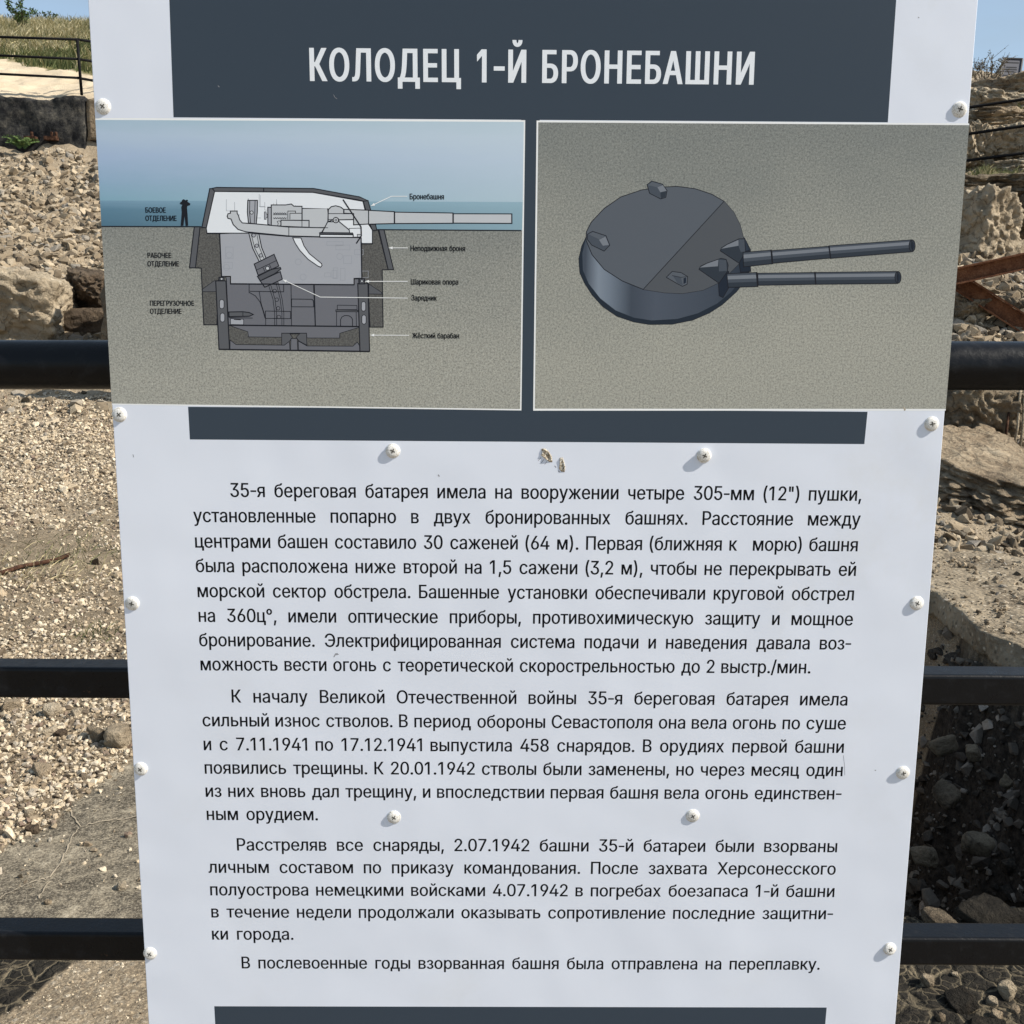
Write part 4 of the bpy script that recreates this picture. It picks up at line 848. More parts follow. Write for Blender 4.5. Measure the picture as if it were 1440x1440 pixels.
def hz(x, y):
    zl = float(np.interp(y, PL[:, 0], PL[:, 1])); zr = float(np.interp(y, PRT[:, 0], PRT[:, 1]))
    wt = sstep(-0.16, 0.2, x / (max(y, 0) + 1.0))
    z = zl * (1 - wt) + zr * wt
    far = sstep(5, 14, y)
    amp = 0.022 + 0.13 * far
    if y > 18.6 and y < 60 and wt < 0.5: amp = 0.05
    z += amp * noise.fractal(Vector((x * 0.8, y * 0.8, 1.7)), 1.0, 2.0, 5)
    if far > 0: z += 0.07 * far * noise.fractal(Vector((x * 3.1, y * 3.1, 5.7)), 0.9, 2.0, 3)
    z += 0.006 * noise.noise(Vector((x * 16, y * 16, 3)))
    return z - pit(x, y)
def in_poly(x, y, poly):
    r = False; j = len(poly) - 1
    for i in range(len(poly)):
        if (poly[i].y > y) != (poly[j].y > y) and x < (poly[j].x - poly[i].x) * (y - poly[i].y) / (poly[j].y - poly[i].y) + poly[i].x: r = not r
        j = i
    return r
SLABP = [gp(*q) for q in ((-90, 1235), (0, 1192), (30, 1178), (62, 1165), (100, 1130), (150, 1092), (195, 1055), (300, 1000), (420, 1100), (420, 1322), (150, 1330), (-90, 1330))]
BITL = [gp(*q) for q in ((-160, 1316), (152, 1316), (110, 1355), (60, 1392), (5, 1432), (-120, 1520))]
BITR = [gp(*q) for q in ((1060, 1262), (1700, 1262), (1700, 1600), (1060, 1600))]
us = list(np.arange(-0.78, 0.7801, 0.0042))
for k in range(1, 26):
    e = 0.78 + 0.012 * k ** 2.3
    us = [-e] + us + [e]
ys = [-60, -30, -15, -8, -4, -2, -1, 0, 0.5, 1.0, 1.4, 1.7]
y_ = 1.85
while y_ < 70:
    ys.append(y_); y_ += 0.0115 * y_ + 0.001
    if 18.2 < y_ < 18.7: y_ = max(y_, ys[-1] + 0.05)
ys += [75, 85, 100, 130, 180, 260, 390]
nu, ny = len(us), len(ys)
vs = np.zeros((ny * nu, 3)); at_s = np.zeros(ny * nu); at_b = np.zeros(ny * nu); at_p = np.zeros(ny * nu); at_g = np.zeros(ny * nu); at_q = np.zeros(ny * nu); at_e = np.zeros(ny * nu)
i = 0
for y in ys:
    for u in us:
        x = u * (max(y, 0.9) + 1.0)
        vs[i] = (x, y, hz(x, y))
        if 1.6 < y < 5.5 and -4 < x < 4:
            jx = x + 0.035 * noise.noise(Vector((x * 9, y * 9, 2))); jy = y + 0.05 * noise.noise(Vector((x * 8, y * 8, 7)))
            at_q[i] = min(1, pit(x, y) * 6)  # pit shade put into the ground colour as near-black soil
            if x < 0:
                at_s[i] = in_poly(jx, jy, SLABP); at_b[i] = in_poly(jx, jy, BITL)
            else: at_b[i] = in_poly(jx, jy, BITR)
        if x < 0.3 and 2.5 < y < 12: at_e[i] = min(1, max(0, 1.15 - sstep(6.2, 8.2, y) + 1.1 * noise.fractal(Vector((x * 0.9, y * 0.55, 2.2)), 1.0, 2.0, 4)))
        if y > 18.6 and u < 0.1:
            yb = float(np.interp(x / y, (-0.5, -0.44, -0.40, -0.36), (28.0, 26.0, 23.5, 22.3))) + 1.2 * noise.noise(Vector((x * 0.5, y * 0.4, 3)))
            if y < yb: at_p[i] = 1
            else: at_g[i] = 1
        i += 1
fs = []
for a in range(ny - 1):
    for c in range(nu - 1):
        q = a * nu + c
        fs.append((q, q + 1, q + nu + 1, q + nu))
me = bpy.data.meshes.new('ground')
me.from_pydata(vs.tolist(), [], fs)
me.polygons.foreach_set('use_smooth', [True] * len(fs))
for nm, ar in (('slab', at_s), ('bitumen', at_b), ('path', at_p), ('grass', at_g), ('pit_shade', at_q), ('brown_soil', at_e)):
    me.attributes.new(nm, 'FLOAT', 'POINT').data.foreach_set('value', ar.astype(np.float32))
me.update()
G = NT('stony_ground')
og = G.obj()
big = G.noise(0.9, 6, og, 0.6)
mid = G.noise(7, 7, og, 0.65)
v1 = G.vor(46, og); v2 = G.vor(120, og)
dirt = G.ramp(G.mix(0.5, big, mid), [(0.36, (0.19, 0.147, 0.10)), (0.5, (0.38, 0.30, 0.205)), (0.64, (0.54, 0.44, 0.31))])
peb = G.ramp(v1.outputs['Color'], [(0.1, (0.16, 0.13, 0.10)), (0.4, (0.42, 0.35, 0.26)), (0.75, (0.60, 0.53, 0.42)), (0.95, (0.34, 0.31, 0.28))])
pebf = G.math('MULTIPLY', G.ramp(v1.outputs['Distance'], [(0.25, 0.9), (0.5, 0.0)]), G.ramp(mid, [(0.4, 0.3), (0.6, 1.0)]))
col = G.mix(pebf, dirt, peb)
col = G.mix(G.ramp(v2.outputs['Distance'], [(0.3, 0.0), (0.55, 0.55)]), col, (0.13, 0.105, 0.075))
# worn concrete slab with pale cracks
sn = G.noise(26, 8, og, 0.72); sn2 = G.noise(5, 5, og, 0.6)
slabc = G.ramp(G.mix(0.6, sn2, sn), [(0.38, (0.05, 0.043, 0.033)), (0.48, (0.13, 0.112, 0.085)), (0.55, (0.24, 0.205, 0.15)), (0.63, (0.46, 0.40, 0.30))])
wv = G.n('ShaderNodeVectorMath', operation='ADD')
nzv = G.n('ShaderNodeTexNoise', Scale=13.0, Detail=5); G.l(og, nzv.inputs['Vector'])
sc3 = G.n('ShaderNodeVectorMath', operation='SCALE'); sc3.inputs['Scale'].default_value = 0.05
G.l(nzv.outputs['Color'], sc3.inputs[0]); G.l(og, wv.inputs[0]); G.l(sc3.outputs[0], wv.inputs[1])
cr = G.vor(0.9, wv.outputs[0], 'DISTANCE_TO_EDGE')
crk = G.ramp(cr.outputs['Distance'], [(0.0015, 1.0), (0.006, 0.0)])

# cracked bitumen: dark lumps, pale dust between
bv = G.vor(15, wv.outputs[0], 'DISTANCE_TO_EDGE'); bv3 = G.vor(38, wv.outputs[0], 'DISTANCE_TO_EDGE')
gap = G.math('MAXIMUM', G.ramp(bv.outputs['Distance'], [(0.015, 1.0), (0.07, 0.0)]), G.math('MULTIPLY', G.ramp(bv3.outputs['Distance'], [(0.02, 0.8), (0.09, 0.0)]), G.ramp(sn2, [(0.42, 1.0), (0.55, 0.0)])))
bit = G.mix(G.math('MULTIPLY', gap, G.ramp(mid, [(0.35, 0.25), (0.6, 0.9)])), G.mix(G.ramp(sn, [(0.45, 0.0), (0.75, 0.6)]), (0.020, 0.018, 0.015), (0.08, 0.07, 0.055)), (0.22, 0.18, 0.12))
pathc = G.ramp(G.noise(1.2, 5, og), [(0.35, (0.52, 0.42, 0.29)), (0.65, (0.66, 0.55, 0.40))])
grc = G.ramp(G.noise(0.5, 6, og), [(0.4, (0.10, 0.11, 0.04)), (0.6, (0.30, 0.24, 0.12))])
col = G.mix(G.math('MULTIPLY', G.attr('brown_soil'), 0.72), col, G.ramp(mid, [(0.36, (0.085, 0.064, 0.042)), (0.62, (0.23, 0.18, 0.12))]))
fine = G.noise(150, 6, og, 0.75)
slabc = G.mix(G.ramp(fine, [(0.50, 0.0), (0.60, 0.75)]), slabc, (0.42, 0.36, 0.27)); slabc = G.mix(G.ramp(fine, [(0.36, 0.8), (0.46, 0.0)]), slabc, (0.045, 0.038, 0.03))
dirt2 = G.mix(G.ramp(fine, [(0.34, 0.5), (0.46, 0.0)]), col, (0.085, 0.065, 0.045)); col = G.mix(G.ramp(fine, [(0.54, 0.0), (0.66, 0.6)]), dirt2, (0.58, 0.49, 0.36))
aS, aB, aP, aG = (G.attr(n_) for n_ in ('slab', 'bitumen', 'path', 'grass'))
col = G.mix(aS, col, slabc); col = G.mix(aB, col, bit); col = G.mix(aP, col, pathc); col = G.mix(aG, col, grc); col = G.mix(G.attr('pit_shade'), col, G.ramp(sn, [(0.4, (0.02, 0.017, 0.014)), (0.65, (0.075, 0.062, 0.05))]))
loose = G.math('SUBTRACT', 1.0, G.math('MAXIMUM', aS, aB))
h1 = G.math('MULTIPLY', G.math('SUBTRACT', 0.5, v1.outputs['Distance']), G.math('MULTIPLY', loose, 0.007))
h2 = G.math('ADD', G.math('MULTIPLY', sn, 0.014), G.math('MULTIPLY', G.noise(95, 6, og, 0.7), 0.009))
h3 = G.math('MULTIPLY', G.math('MINIMUM', bv.outputs['Distance'], 0.16), G.math('MULTIPLY', aB, 0.075))
h4 = G.math('MULTIPLY', G.math('MINIMUM', bv3.outputs['Distance'], 0.12), G.math('MULTIPLY', aB, 0.03))
hh = G.math('ADD', G.math('ADD', h1, h2), G.math('ADD', h3, h4))
GROUND = G.out(col=col, rough=0.9, normal=G.bump(hh, 1.0), spec=0.1)
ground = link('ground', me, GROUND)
tag(ground, kind='structure')

# ================================================================== STONES
def rock_mat(name, cols, stain=0.5, pit_=1.0):
    t = NT(name); o = t.obj(); oi = t.n('ShaderNodeObjectInfo').outputs['Random']
    mpn = t.n('ShaderNodeVectorMath', operation='ADD'); t.l(o, mpn.inputs[0])
    cmb = t.n('ShaderNodeCombineXYZ'); t.l(t.math('MULTIPLY', oi, 37.0), cmb.inputs[0]); t.l(cmb.outputs[0], mpn.inputs[1]); o = mpn.outputs[0]
    a = t.noise(2.2, 8, o, 0.62, 0.3); f = t.noise(19, 8, o, 0.7); g = t.noise(75, 5, o, 0.7)
    c = t.ramp(t.mix(0.45, a, f), [(0.36, cols[0]), (0.5, cols[1]), (0.64, cols[2])])
    st = t.math('MULTIPLY', t.ramp(t.noise(1.3, 7, o, 0.7), [(0.50, 0.0), (0.60, 1.0)]), stain)
    c = t.mix(st, c, (0.10, 0.085, 0.068))
    c = t.mix(t.ramp(g, [(0.52, 0.0), (0.72, 0.6)]), c, cols[0])
    c = t.mix(t.math('MULTIPLY', oi, 0.3), c, cols[1])
    wn = t.n('ShaderNodeVectorMath', operation='ADD'); wt_ = t.n('ShaderNodeTexNoise', Scale=6.0, Detail=5); t.l(o, wt_.inputs['Vector'])
    ws = t.n('ShaderNodeVectorMath', operation='SCALE'); ws.inputs['Scale'].default_value = 0.30; t.l(wt_.outputs['Color'], ws.inputs[0]); t.l(o, wn.inputs[0]); t.l(ws.outputs[0], wn.inputs[1])
    vc = t.vor(5.0, wn.outputs[0]); ve = t.vor(3.2, wn.outputs[0], 'DISTANCE_TO_EDGE')
    c = t.mix(t.ramp(ve.outputs['Distance'], [(0.0, 0.75), (0.035, 0.0)]), c, (0.05, 0.04, 0.03))
    c = t.mix(0.18, c, t.ramp(vc.outputs['Color'], [(0.2, cols[0]), (0.8, cols[2])]))
    a = t.math('ADD', a, t.math('MULTIPLY', vc.outputs['Distance'], 0.32))
    h = t.math('ADD', t.math('MULTIPLY', a, 0.22), t.math('ADD', t.math('MULTIPLY', f, 0.075 * pit_), t.math('MULTIPLY', g, 0.022 * pit_)))
    return t.out(col=c, rough=0.92, normal=t.bump(h, 1.0), spec=0.1)
LIME = rock_mat('limestone', ((0.14, 0.10, 0.066), (0.40, 0.31, 0.21), (0.62, 0.51, 0.365)))
PALE = rock_mat('pale_concrete', ((0.26, 0.20, 0.135), (0.54, 0.44, 0.31), (0.72, 0.62, 0.47)), 0.35)
GREY = rock_mat('weathered_concrete', ((0.09, 0.07, 0.05), (0.25, 0.198, 0.138), (0.45, 0.37, 0.26)), 0.6)
BROWN = rock_mat('brown_stone', ((0.05, 0.038, 0.028), (0.13, 0.095, 0.066), (0.22, 0.165, 0.115)), 0.4)
BITL_M = rock_mat('bitumen_lump', ((0.014, 0.012, 0.010), (0.028, 0.025, 0.021), (0.075, 0.065, 0.05)), 0.2)

def ico(sub):
    bm = bmesh.new(); bmesh.ops.create_icosphere(bm, subdivisions=sub, radius=1.0)
    v = np.array([x.co[:] for x in bm.verts]); f = np.array([[q.index for q in p.verts] for p in bm.faces]); bm.free()
    return v / np.linalg.norm(v, axis=1)[:, None], f
ICO = {k: ico(k) for k in (2, 3, 4, 5, 6)}
ICO[1] = ico(2)
def rock_shape(seed, sub, boxy=0.5, nplanes=12, rough=0.10, sharp=16):
    rg = np.random.default_rng(seed)
    d, f = ICO[sub]
    n = rg.normal(size=(nplanes, 3)); n /= np.linalg.norm(n, axis=1)[:, None]
    h = rg.uniform(0.62, 1.05, nplanes)
    ax = np.array([[1, 0, 0], [-1, 0, 0], [0, 1, 0], [0, -1, 0], [0, 0, 1], [0, 0, -1]], float) + rg.normal(scale=0.13, size=(6, 3))
    ax /= np.linalg.norm(ax, axis=1)[:, None]
    n = np.vstack([n, ax]); h = np.concatenate([h * (1 + boxy * 0.55), rg.uniform(0.72, 0.9, 6) if boxy > 0 else np.full(6, 1.3)])
    q = np.clip(d @ n.T, 0, None) / h
    r = (q ** sharp).sum(1) ** (-1.0 / sharp)
    v = d * r[:, None]
    if rough > 0:
        off = rg.uniform(0, 50, 3)
        k = np.array([noise.fractal(Vector(p * 1.7 + off), 0.8, 2.1, 6 if sub > 3 else 3) for p in v])
        k2 = np.array([abs(noise.noise(Vector(p * 4.1 + off))) for p in v]) if sub > 3 else 0
        v = v * (1 + rough * k - rough * 0.9 * k2)[:, None]
        if sub > 5:          # broken faces and fractures
            w1 = [Vector(p) + 0.16 * noise.noise_vector(Vector(p * 2.3 + off)) for p in v]
            k3 = np.array([min(0.30, noise.noise(q * 2.4 + Vector(off), noise_basis='VORONOI_F2F1')) for q in w1])
            k4 = np.array([noise.noise(q * 5.5 + Vector(off), noise_basis='VORONOI_F1') for q in w1])
            k5 = np.array([noise.fractal(q * 9 + Vector(off), 0.7, 2.1, 3) for q in w1])
            v = v * (1 + 0.30 * rough * 2.0 * (k3 - 0.2) - 0.55 * rough * (k4 - 0.4) + 0.22 * rough * k5)[:, None]
    return v, f
def rot3(rx, ry, rz):
    return np.array(Matrix.Rotation(rz, 3, 'Z') @ Matrix.Rotation(ry, 3, 'Y') @ Matrix.Rotation(rx, 3, 'X'))
def rock(name, c, size, seed, mat, label, cat, group=None, sub=4, rot=(0, 0, 0), boxy=0.5, rough=0.10, nplanes=12, sharp=16):
    v, f = rock_shape(seed, sub, boxy, nplanes, rough, sharp)
    v = v * np.array(size) / 2 / 0.86
    v = v @ rot3(*rot).T
    me = bpy.data.meshes.new(name); me.from_pydata(v.tolist(), [], f.tolist())
    me.polygons.foreach_set('use_smooth', [True] * len(f)); me.update()
    o = link(name, me, mat); o.location = c
    return tag(o, label, cat, group)
def rock_px(name, px, py, wpx, hpx, Y, depth, seed, mat, label, cat='boulder', **kw):
    s_ = Y / FPX * 1.02
    c = at(px, py, Y)
    return rock(name, c, (wpx * s_, depth, hpx * s_), seed, mat, label, cat, **kw)

def hull_shape(rg, n):
    bm = bmesh.new()
    p = rg.normal(size=(n, 3)); p /= np.linalg.norm(p, axis=1)[:, None]; p *= rg.uniform(0.72, 1.0, n)[:, None]
    for q in p: bm.verts.new(q)
    r = bmesh.ops.convex_hull(bm, input=bm.verts[:])
    bmesh.ops.delete(bm, geom=[v for v in bm.verts if not v.link_faces], context='VERTS')
    bmesh.ops.triangulate(bm, faces=bm.faces[:])
    bm.verts.index_update()
    v = np.array([x.co[:] for x in bm.verts]); f = np.array([[q.index for q in t.verts] for t in bm.faces]); bm.free()
    return v, f
def scatter(name, pts, mat, seed, sub=1, kind='stuff', rough=0.0, lift=0.12):
    """pts: rows x, y, z, size; one mesh of many small stones"""
    rg = np.random.default_rng(seed)
    shp = [hull_shape(rg, int(rg.integers(9, 18))) for k in range(40)]
    V = []; F = []; T = []; base = 0
    for x, y, z, sz in pts:
        v, f = shp[rg.integers(len(shp))]
        sc_ = sz / 2 * np.array([rg.uniform(0.7, 1.4), rg.uniform(0.7, 1.15), rg.uniform(0.45, 0.95)])
        v = (v * sc_) @ rot3(rg.uniform(-.8, .8), rg.uniform(-.8, .8), rg.uniform(0, 6.28)).T + np.array([x, y, z + sz * lift])
        V.append(v); F.append(f + base); base += len(v); T.append(np.full(len(v), rg.random()))
    V = np.vstack(V); F = np.vstack(F); T = np.concatenate(T)
    me = bpy.data.meshes.new(name)
    me.vertices.add(len(V)); me.vertices.foreach_set('co', V.ravel())
    me.loops.add(len(F) * 3); me.loops.foreach_set('vertex_index', F.ravel().astype(np.int32))
    me.polygons.add(len(F)); me.polygons.foreach_set('loop_start', np.arange(0, len(F) * 3, 3, dtype=np.int32)); me.polygons.foreach_set('loop_total', np.full(len(F), 3, dtype=np.int32))
    me.update(calc_edges=True); me.validate()
    me.polygons.foreach_set('use_smooth', [False] * len(me.polygons))
    me.attributes.new('tint', 'FLOAT', 'POINT').data.foreach_set('value', T.astype(np.float32))
    o = link(name, me, mat)
    return tag(o, kind=kind)
def stone_mat(name, stops):
    t = NT(name); tn = t.attr('tint'); o = t.obj()
    c = t.ramp(tn, stops)
    c = t.mix(t.ramp(t.noise(70, 6, o, 0.7), [(0.45, 0.0), (0.7, 0.65)]), c, (0.15, 0.12, 0.09))
    return t.out(col=c, rough=0.9, normal=t.bump(t.noise(120, 5, o, 0.7), 0.006), spec=0.12)
GRAV = stone_mat('gravel_stones', [(0.0, (0.08, 0.064, 0.048)), (0.2, (0.26, 0.20, 0.135)), (0.48, (0.54, 0.435, 0.30)), (0.75, (0.72, 0.62, 0.465)), (0.9, (0.42, 0.365, 0.29)), (0.98, (0.22, 0.16, 0.12))])
RUBB = stone_mat('rubble_stones', [(0.0, (0.08, 0.063, 0.045)), (0.3, (0.20, 0.158, 0.108)), (0.55, (0.34, 0.27, 0.185)), (0.8, (0.48, 0.395, 0.28)), (0.93, (0.25, 0.225, 0.19))])

# gravel on the left, thick where the slab ends
pts = []
n_try = 0
while len(pts) < 62000:
    n_try += 1
    y = 2.7 + 7.6 * rng.random() ** 1.15
    u = rng.uniform(-0.62, -0.26); x = u * (y + 0.9)
    if in_poly(x + 0.02 * rng.normal(), y + 0.03 * rng.normal(), SLABP) and rng.random() > 0.03: continue
    nn_ = noise.noise(Vector((x * 1.2, y * 1.2, 8)))
    if y > 4.4 and rng.random() > 0.8 + nn_ * 0.8: continue
    if 4.3 < y < 6.9 and rng.random() > 0.50 + nn_ * 0.7: continue
    s_ = 0.008 + 0.030 * rng.random() ** 3.4 + 0.0024 * max(0, y - 4) * (0.4 + rng.random())
    if rng.random() < 0.012: s_ *= 1.9
    if y > 5 and rng.random() < 0.006: s_ *= 2.6
    pts.append((x, y, hz(x, y), s_))
n0 = len(pts)
while len(pts) < n0 + 2600:                  # grit on the ledge nearest the railing
    y = rng.uniform(1.9, 2.62); x = rng.uniform(-1.7, -0.6)
    if in_poly(x, y, BITL) or in_poly(x, y, SLABP): continue
    s_ = 0.004 + 0.009 * rng.random() ** 3
    pts.append((x, y, hz(x, y) - s_ * 0.15, s_))
scatter('gravel', pts, GRAV, 3)
pts = []
while len(pts) < 34000:                       # stony slope below the dark wall
    y = rng.uniform(9.3, 18.2); u = rng.uniform(-0.60, -0.22); x = u * (y + 0.9)
    if y < 13.0 and rng.random() > 0.05 + 0.4 * sstep(9.3, 13, y): continue
    s_ = 0.022 + 0.20 * rng.random() ** 7
    pts.append((x, y, hz(x, y), s_))
scatter('rubble_slope', pts, RUBB, 5, sub=2, lift=-0.04)
pts = []
while len(pts) < 15000:                       # broken ground on the right
    y = 4.4 + 8.2 * rng.random() ** 1.2; u = rng.uniform(0.24, 0.66); x = u * (y + 0.9)
    if pit(x, y) > 0.05: continue
    if 7.7 < y < 8.8 and rng.random() > 0.2: continue
    if y < 6.6 and rng.random() > 0.25: continue
    s_ = 0.012 + (0.05 if y < 6.7 else 0.15) * rng.random() ** 6 + (0.03 + 0.14 * rng.random() ** 3 if y > 9.8 else 0)
    pts.append((x, y, hz(x, y), s_))
SLAB_R = [gp(*q) for q in ((1270, 786), (1330, 772), (1395, 768), (1450, 790), (1520, 800), (1600, 830), (1640, 955), (1500, 943), (1440, 932), (1398, 915), (1372, 896), (1345, 872), (1310, 848), (1270, 838))]
n0 = len(pts)
while len(pts) < n0 + 1500:                  # stones set in the slab by the pit
    y = rng.uniform(4.2, 7.0); x = rng.uniform(1.9, 4.2)
    if not in_poly(x, y, SLAB_R): continue
    s_ = 0.012 + 0.045 * rng.random() ** 4
    pts.append((x, y, 0.062 - s_ * 0.1, s_))
scatter('rubble', pts, RUBB, 6, sub=2)
pts = []
while len(pts) < 13000:                       # rubble down in the pit
    y = rng.uniform(2.65, 5.8); x = rng.uniform(0.6, 2.3 + max(0, y - 4) * 0.9)
    if pit(x, y) < 0.15: continue
    pts.append((x, y, hz(x, y) + 0.01, 0.018 + 0.10 * rng.random() ** 3.5))
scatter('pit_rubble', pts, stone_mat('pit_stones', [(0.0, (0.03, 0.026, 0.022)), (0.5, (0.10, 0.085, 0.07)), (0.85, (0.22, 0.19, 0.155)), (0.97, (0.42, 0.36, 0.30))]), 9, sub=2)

# single stones
def ground_stone(px, py, wpx, seed, mat, label, name='stone', cat='stone', flat=0.75, group='single stones on the ground', sub=4):
    p = gp(px, py, 0.03); p.z = hz(p.x, p.y)
    s_ = (p - CAM).length / FPX * wpx
    return rock(name, p + Vector((0, 0, s_ * flat * 0.28)), (s_, s_ * 0.85, s_ * flat), seed, mat, label, cat, group, sub=sub, rot=(0.1, 0.05, seed), boxy=0.15, rough=0.08)
ground_stone(168, 1038, 37, 11, PALE, 'largest pale stone in the gravel, close to the left edge of the board', flat=0.95)
ground_stone(138, 1030, 27, 12, GREY, 'grey stone touching the left side of the largest pale stone', flat=0.8)
ground_stone(16, 990, 22, 13, LIME, 'tan stone just below the middle rail at the left edge of the photo')
ground_stone(74, 1000, 24, 14, PALE, 'flat pale stone below the middle rail, left of the grey stone pair')
ground_stone(107, 1000, 16, 15, PALE, 'small round pale stone right under the middle rail above the grey stone')
ground_stone(69, 1025, 18, 16, PALE, 'upright pale stone beside a dark brown stone in the gravel')
ground_stone(86, 1026, 17, 17, BROWN, 'dark brown stone beside the upright pale stone in the gravel')
ground_stone(61, 1078, 26, 18, LIME, 'flat tan brown stone in the middle of the gravel on the left')
ground_stone(45, 1156, 16, 19, BROWN, 'reddish brown stone where the gravel meets the cracked slab')
ground_stone(41, 1133, 15, 20, PALE, 'pale stone just above the reddish brown stone by the slab')
ground_stone(170, 1234, 15, 21, PALE, 'pebble with a dark base lying alone on the cracked slab near the board')
ground_stone(66, 1257, 9, 22, LIME, 'small ochre pebble on the cracked slab near its pale crack', sub=3)
ground_stone(1306, 1364, 17, 23, PALE, 'pale angular stone on the black cracked ground nearest the board', flat=1.0)
ground_stone(1416, 1379, 22, 24, PALE, 'larger cream stone on the black cracked ground at the right edge', flat=0.95)
ground_stone(1398, 1391, 14, 25, PALE, 'cream stone just left of and below the larger cream one', flat=0.8)
ground_stone(1403, 1410, 16, 26, LIME, 'tan stone below the two cream stones on the black ground')
ground_stone(1324, 1414, 12, 27, LIME, 'small tan pebble beside the big black lump on the right', sub=3)
ground_stone(1344, 1353, 8, 28, PALE, 'tiny pale pebble right under the lowest rail on the right', sub=3)
ground_stone(1430, 1400, 11, 29, LIME, 'small tan stone at the right edge below the larger cream stone', sub=3)
ground_stone(1353, 1392, 42, 30, BITL_M, 'big black bitumen lump below the lowest rail on the right', 'bitumen_lump', 'bitumen lump', 0.4, 'black bitumen lumps')
ground_stone(1392, 1428, 44, 31, BITL_M, 'black bitumen lump at the bottom edge of the photo', 'bitumen_lump', 'bitumen lump', 0.35, 'black bitumen lumps')
ground_stone(1392, 1283, 62, 32, BITL_M, 'long black bitumen lump on the rim of the pit', 'bitumen_lump', 'bitumen lump', 0.55, 'black bitumen lumps')
ground_stone(1320, 1284, 40, 33, GREY, 'brownish lump on the rim of the pit beside the board', 'bitumen_lump', 'bitumen lump', 0.5, 'black bitumen lumps')
ground_stone(1440, 1288, 40, 34, BITL_M, 'black bitumen lump on the pit rim at the right edge', 'bitumen_lump', 'bitumen lump', 0.5, 'black bitumen lumps')
def pit_chunk(px, py, wpx, Y, seed, label):
    c = at(px, py, Y); s_ = Y / FPX * wpx
    rock('rubble_chunk', c, (s_, s_ * 0.8, s_ * 0.75), seed, GREY, label, 'rubble chunk', 'larger chunks in the pit', sub=4, rot=(0.5, 0.3, seed), boxy=0.35)
for q in ((1326, 1050, 36, 4.2, 41, 'pale flat chunk high in the dark pit next to the board'), (1368, 1058, 28, 4.25, 42, 'reddish chunk high in the middle of the dark pit'),
          (1330, 1118, 40, 3.95, 43, 'grey chunk halfway down the dark pit near the board'), (1372, 1185, 44, 3.7, 44, 'long pale chunk low in the dark pit'),
          (1415, 1100, 24, 4.05, 45, 'small pale chunk in the dark pit near the right edge'), (1300, 1205, 40, 3.55, 46, 'lowest chunk in the dark pit right by the board')): pit_chunk(*q)

# out of frame on the right: unseen blocks added to keep the pit in shade
rock('shade_block', (3.15, 3.2, 0.35), (1.3, 1.7, 1.6), 51, GREY, 'unseen block added at the right end of the pit to shade it', 'concrete block', sub=5, boxy=0.9, rough=0.06)

rock('shade_block', (3.85, 4.55, 0.0), (1.2, 1.5, 0.95), 52, GREY, 'lower unseen block added behind the right end of the pit to shade it', 'concrete block', sub=5, boxy=0.9, rough=0.06)

# boulders, left
rock_px('boulder', 18, 432, 172, 112, 12.0, 1.3, 61, PALE, 'big pale boulder at the foot of the rubble slope on the left', sub=6, rot=(0.12, 0.18, 0.2), boxy=0.7, rough=0.10)
rock_px('boulder', 140, 408, 70, 56, 12.7, 0.9, 62, BROWN, 'dark brown boulder beside the big pale one at the foot of the slope', sub=6, boxy=0.3)
rock_px('boulder', 130, 462, 120, 60, 12.4, 0.7, 63, BROWN, 'dark boulder standing for the shaded hollow behind the thick pipe beside the board', sub=5, boxy=0.4)  # dark brown colour stands for the shade inside the hollow
rock_px('boulder', 235, 430, 130, 150, 11.6, 1.2, 64, GREY, 'unseen tall boulder added behind the board to shade the gap by the boulders', sub=4, boxy=0.4)  # unseen, added to throw shade into the gap on its left
rock_px('boulder', 232, 470, 62, 230, 10.1, 0.35, 65, GREY, 'unseen narrow boulder added behind the board to cast a shadow on the ground', sub=4, boxy=0.4)  # unseen, added to throw a long shadow across the gravel
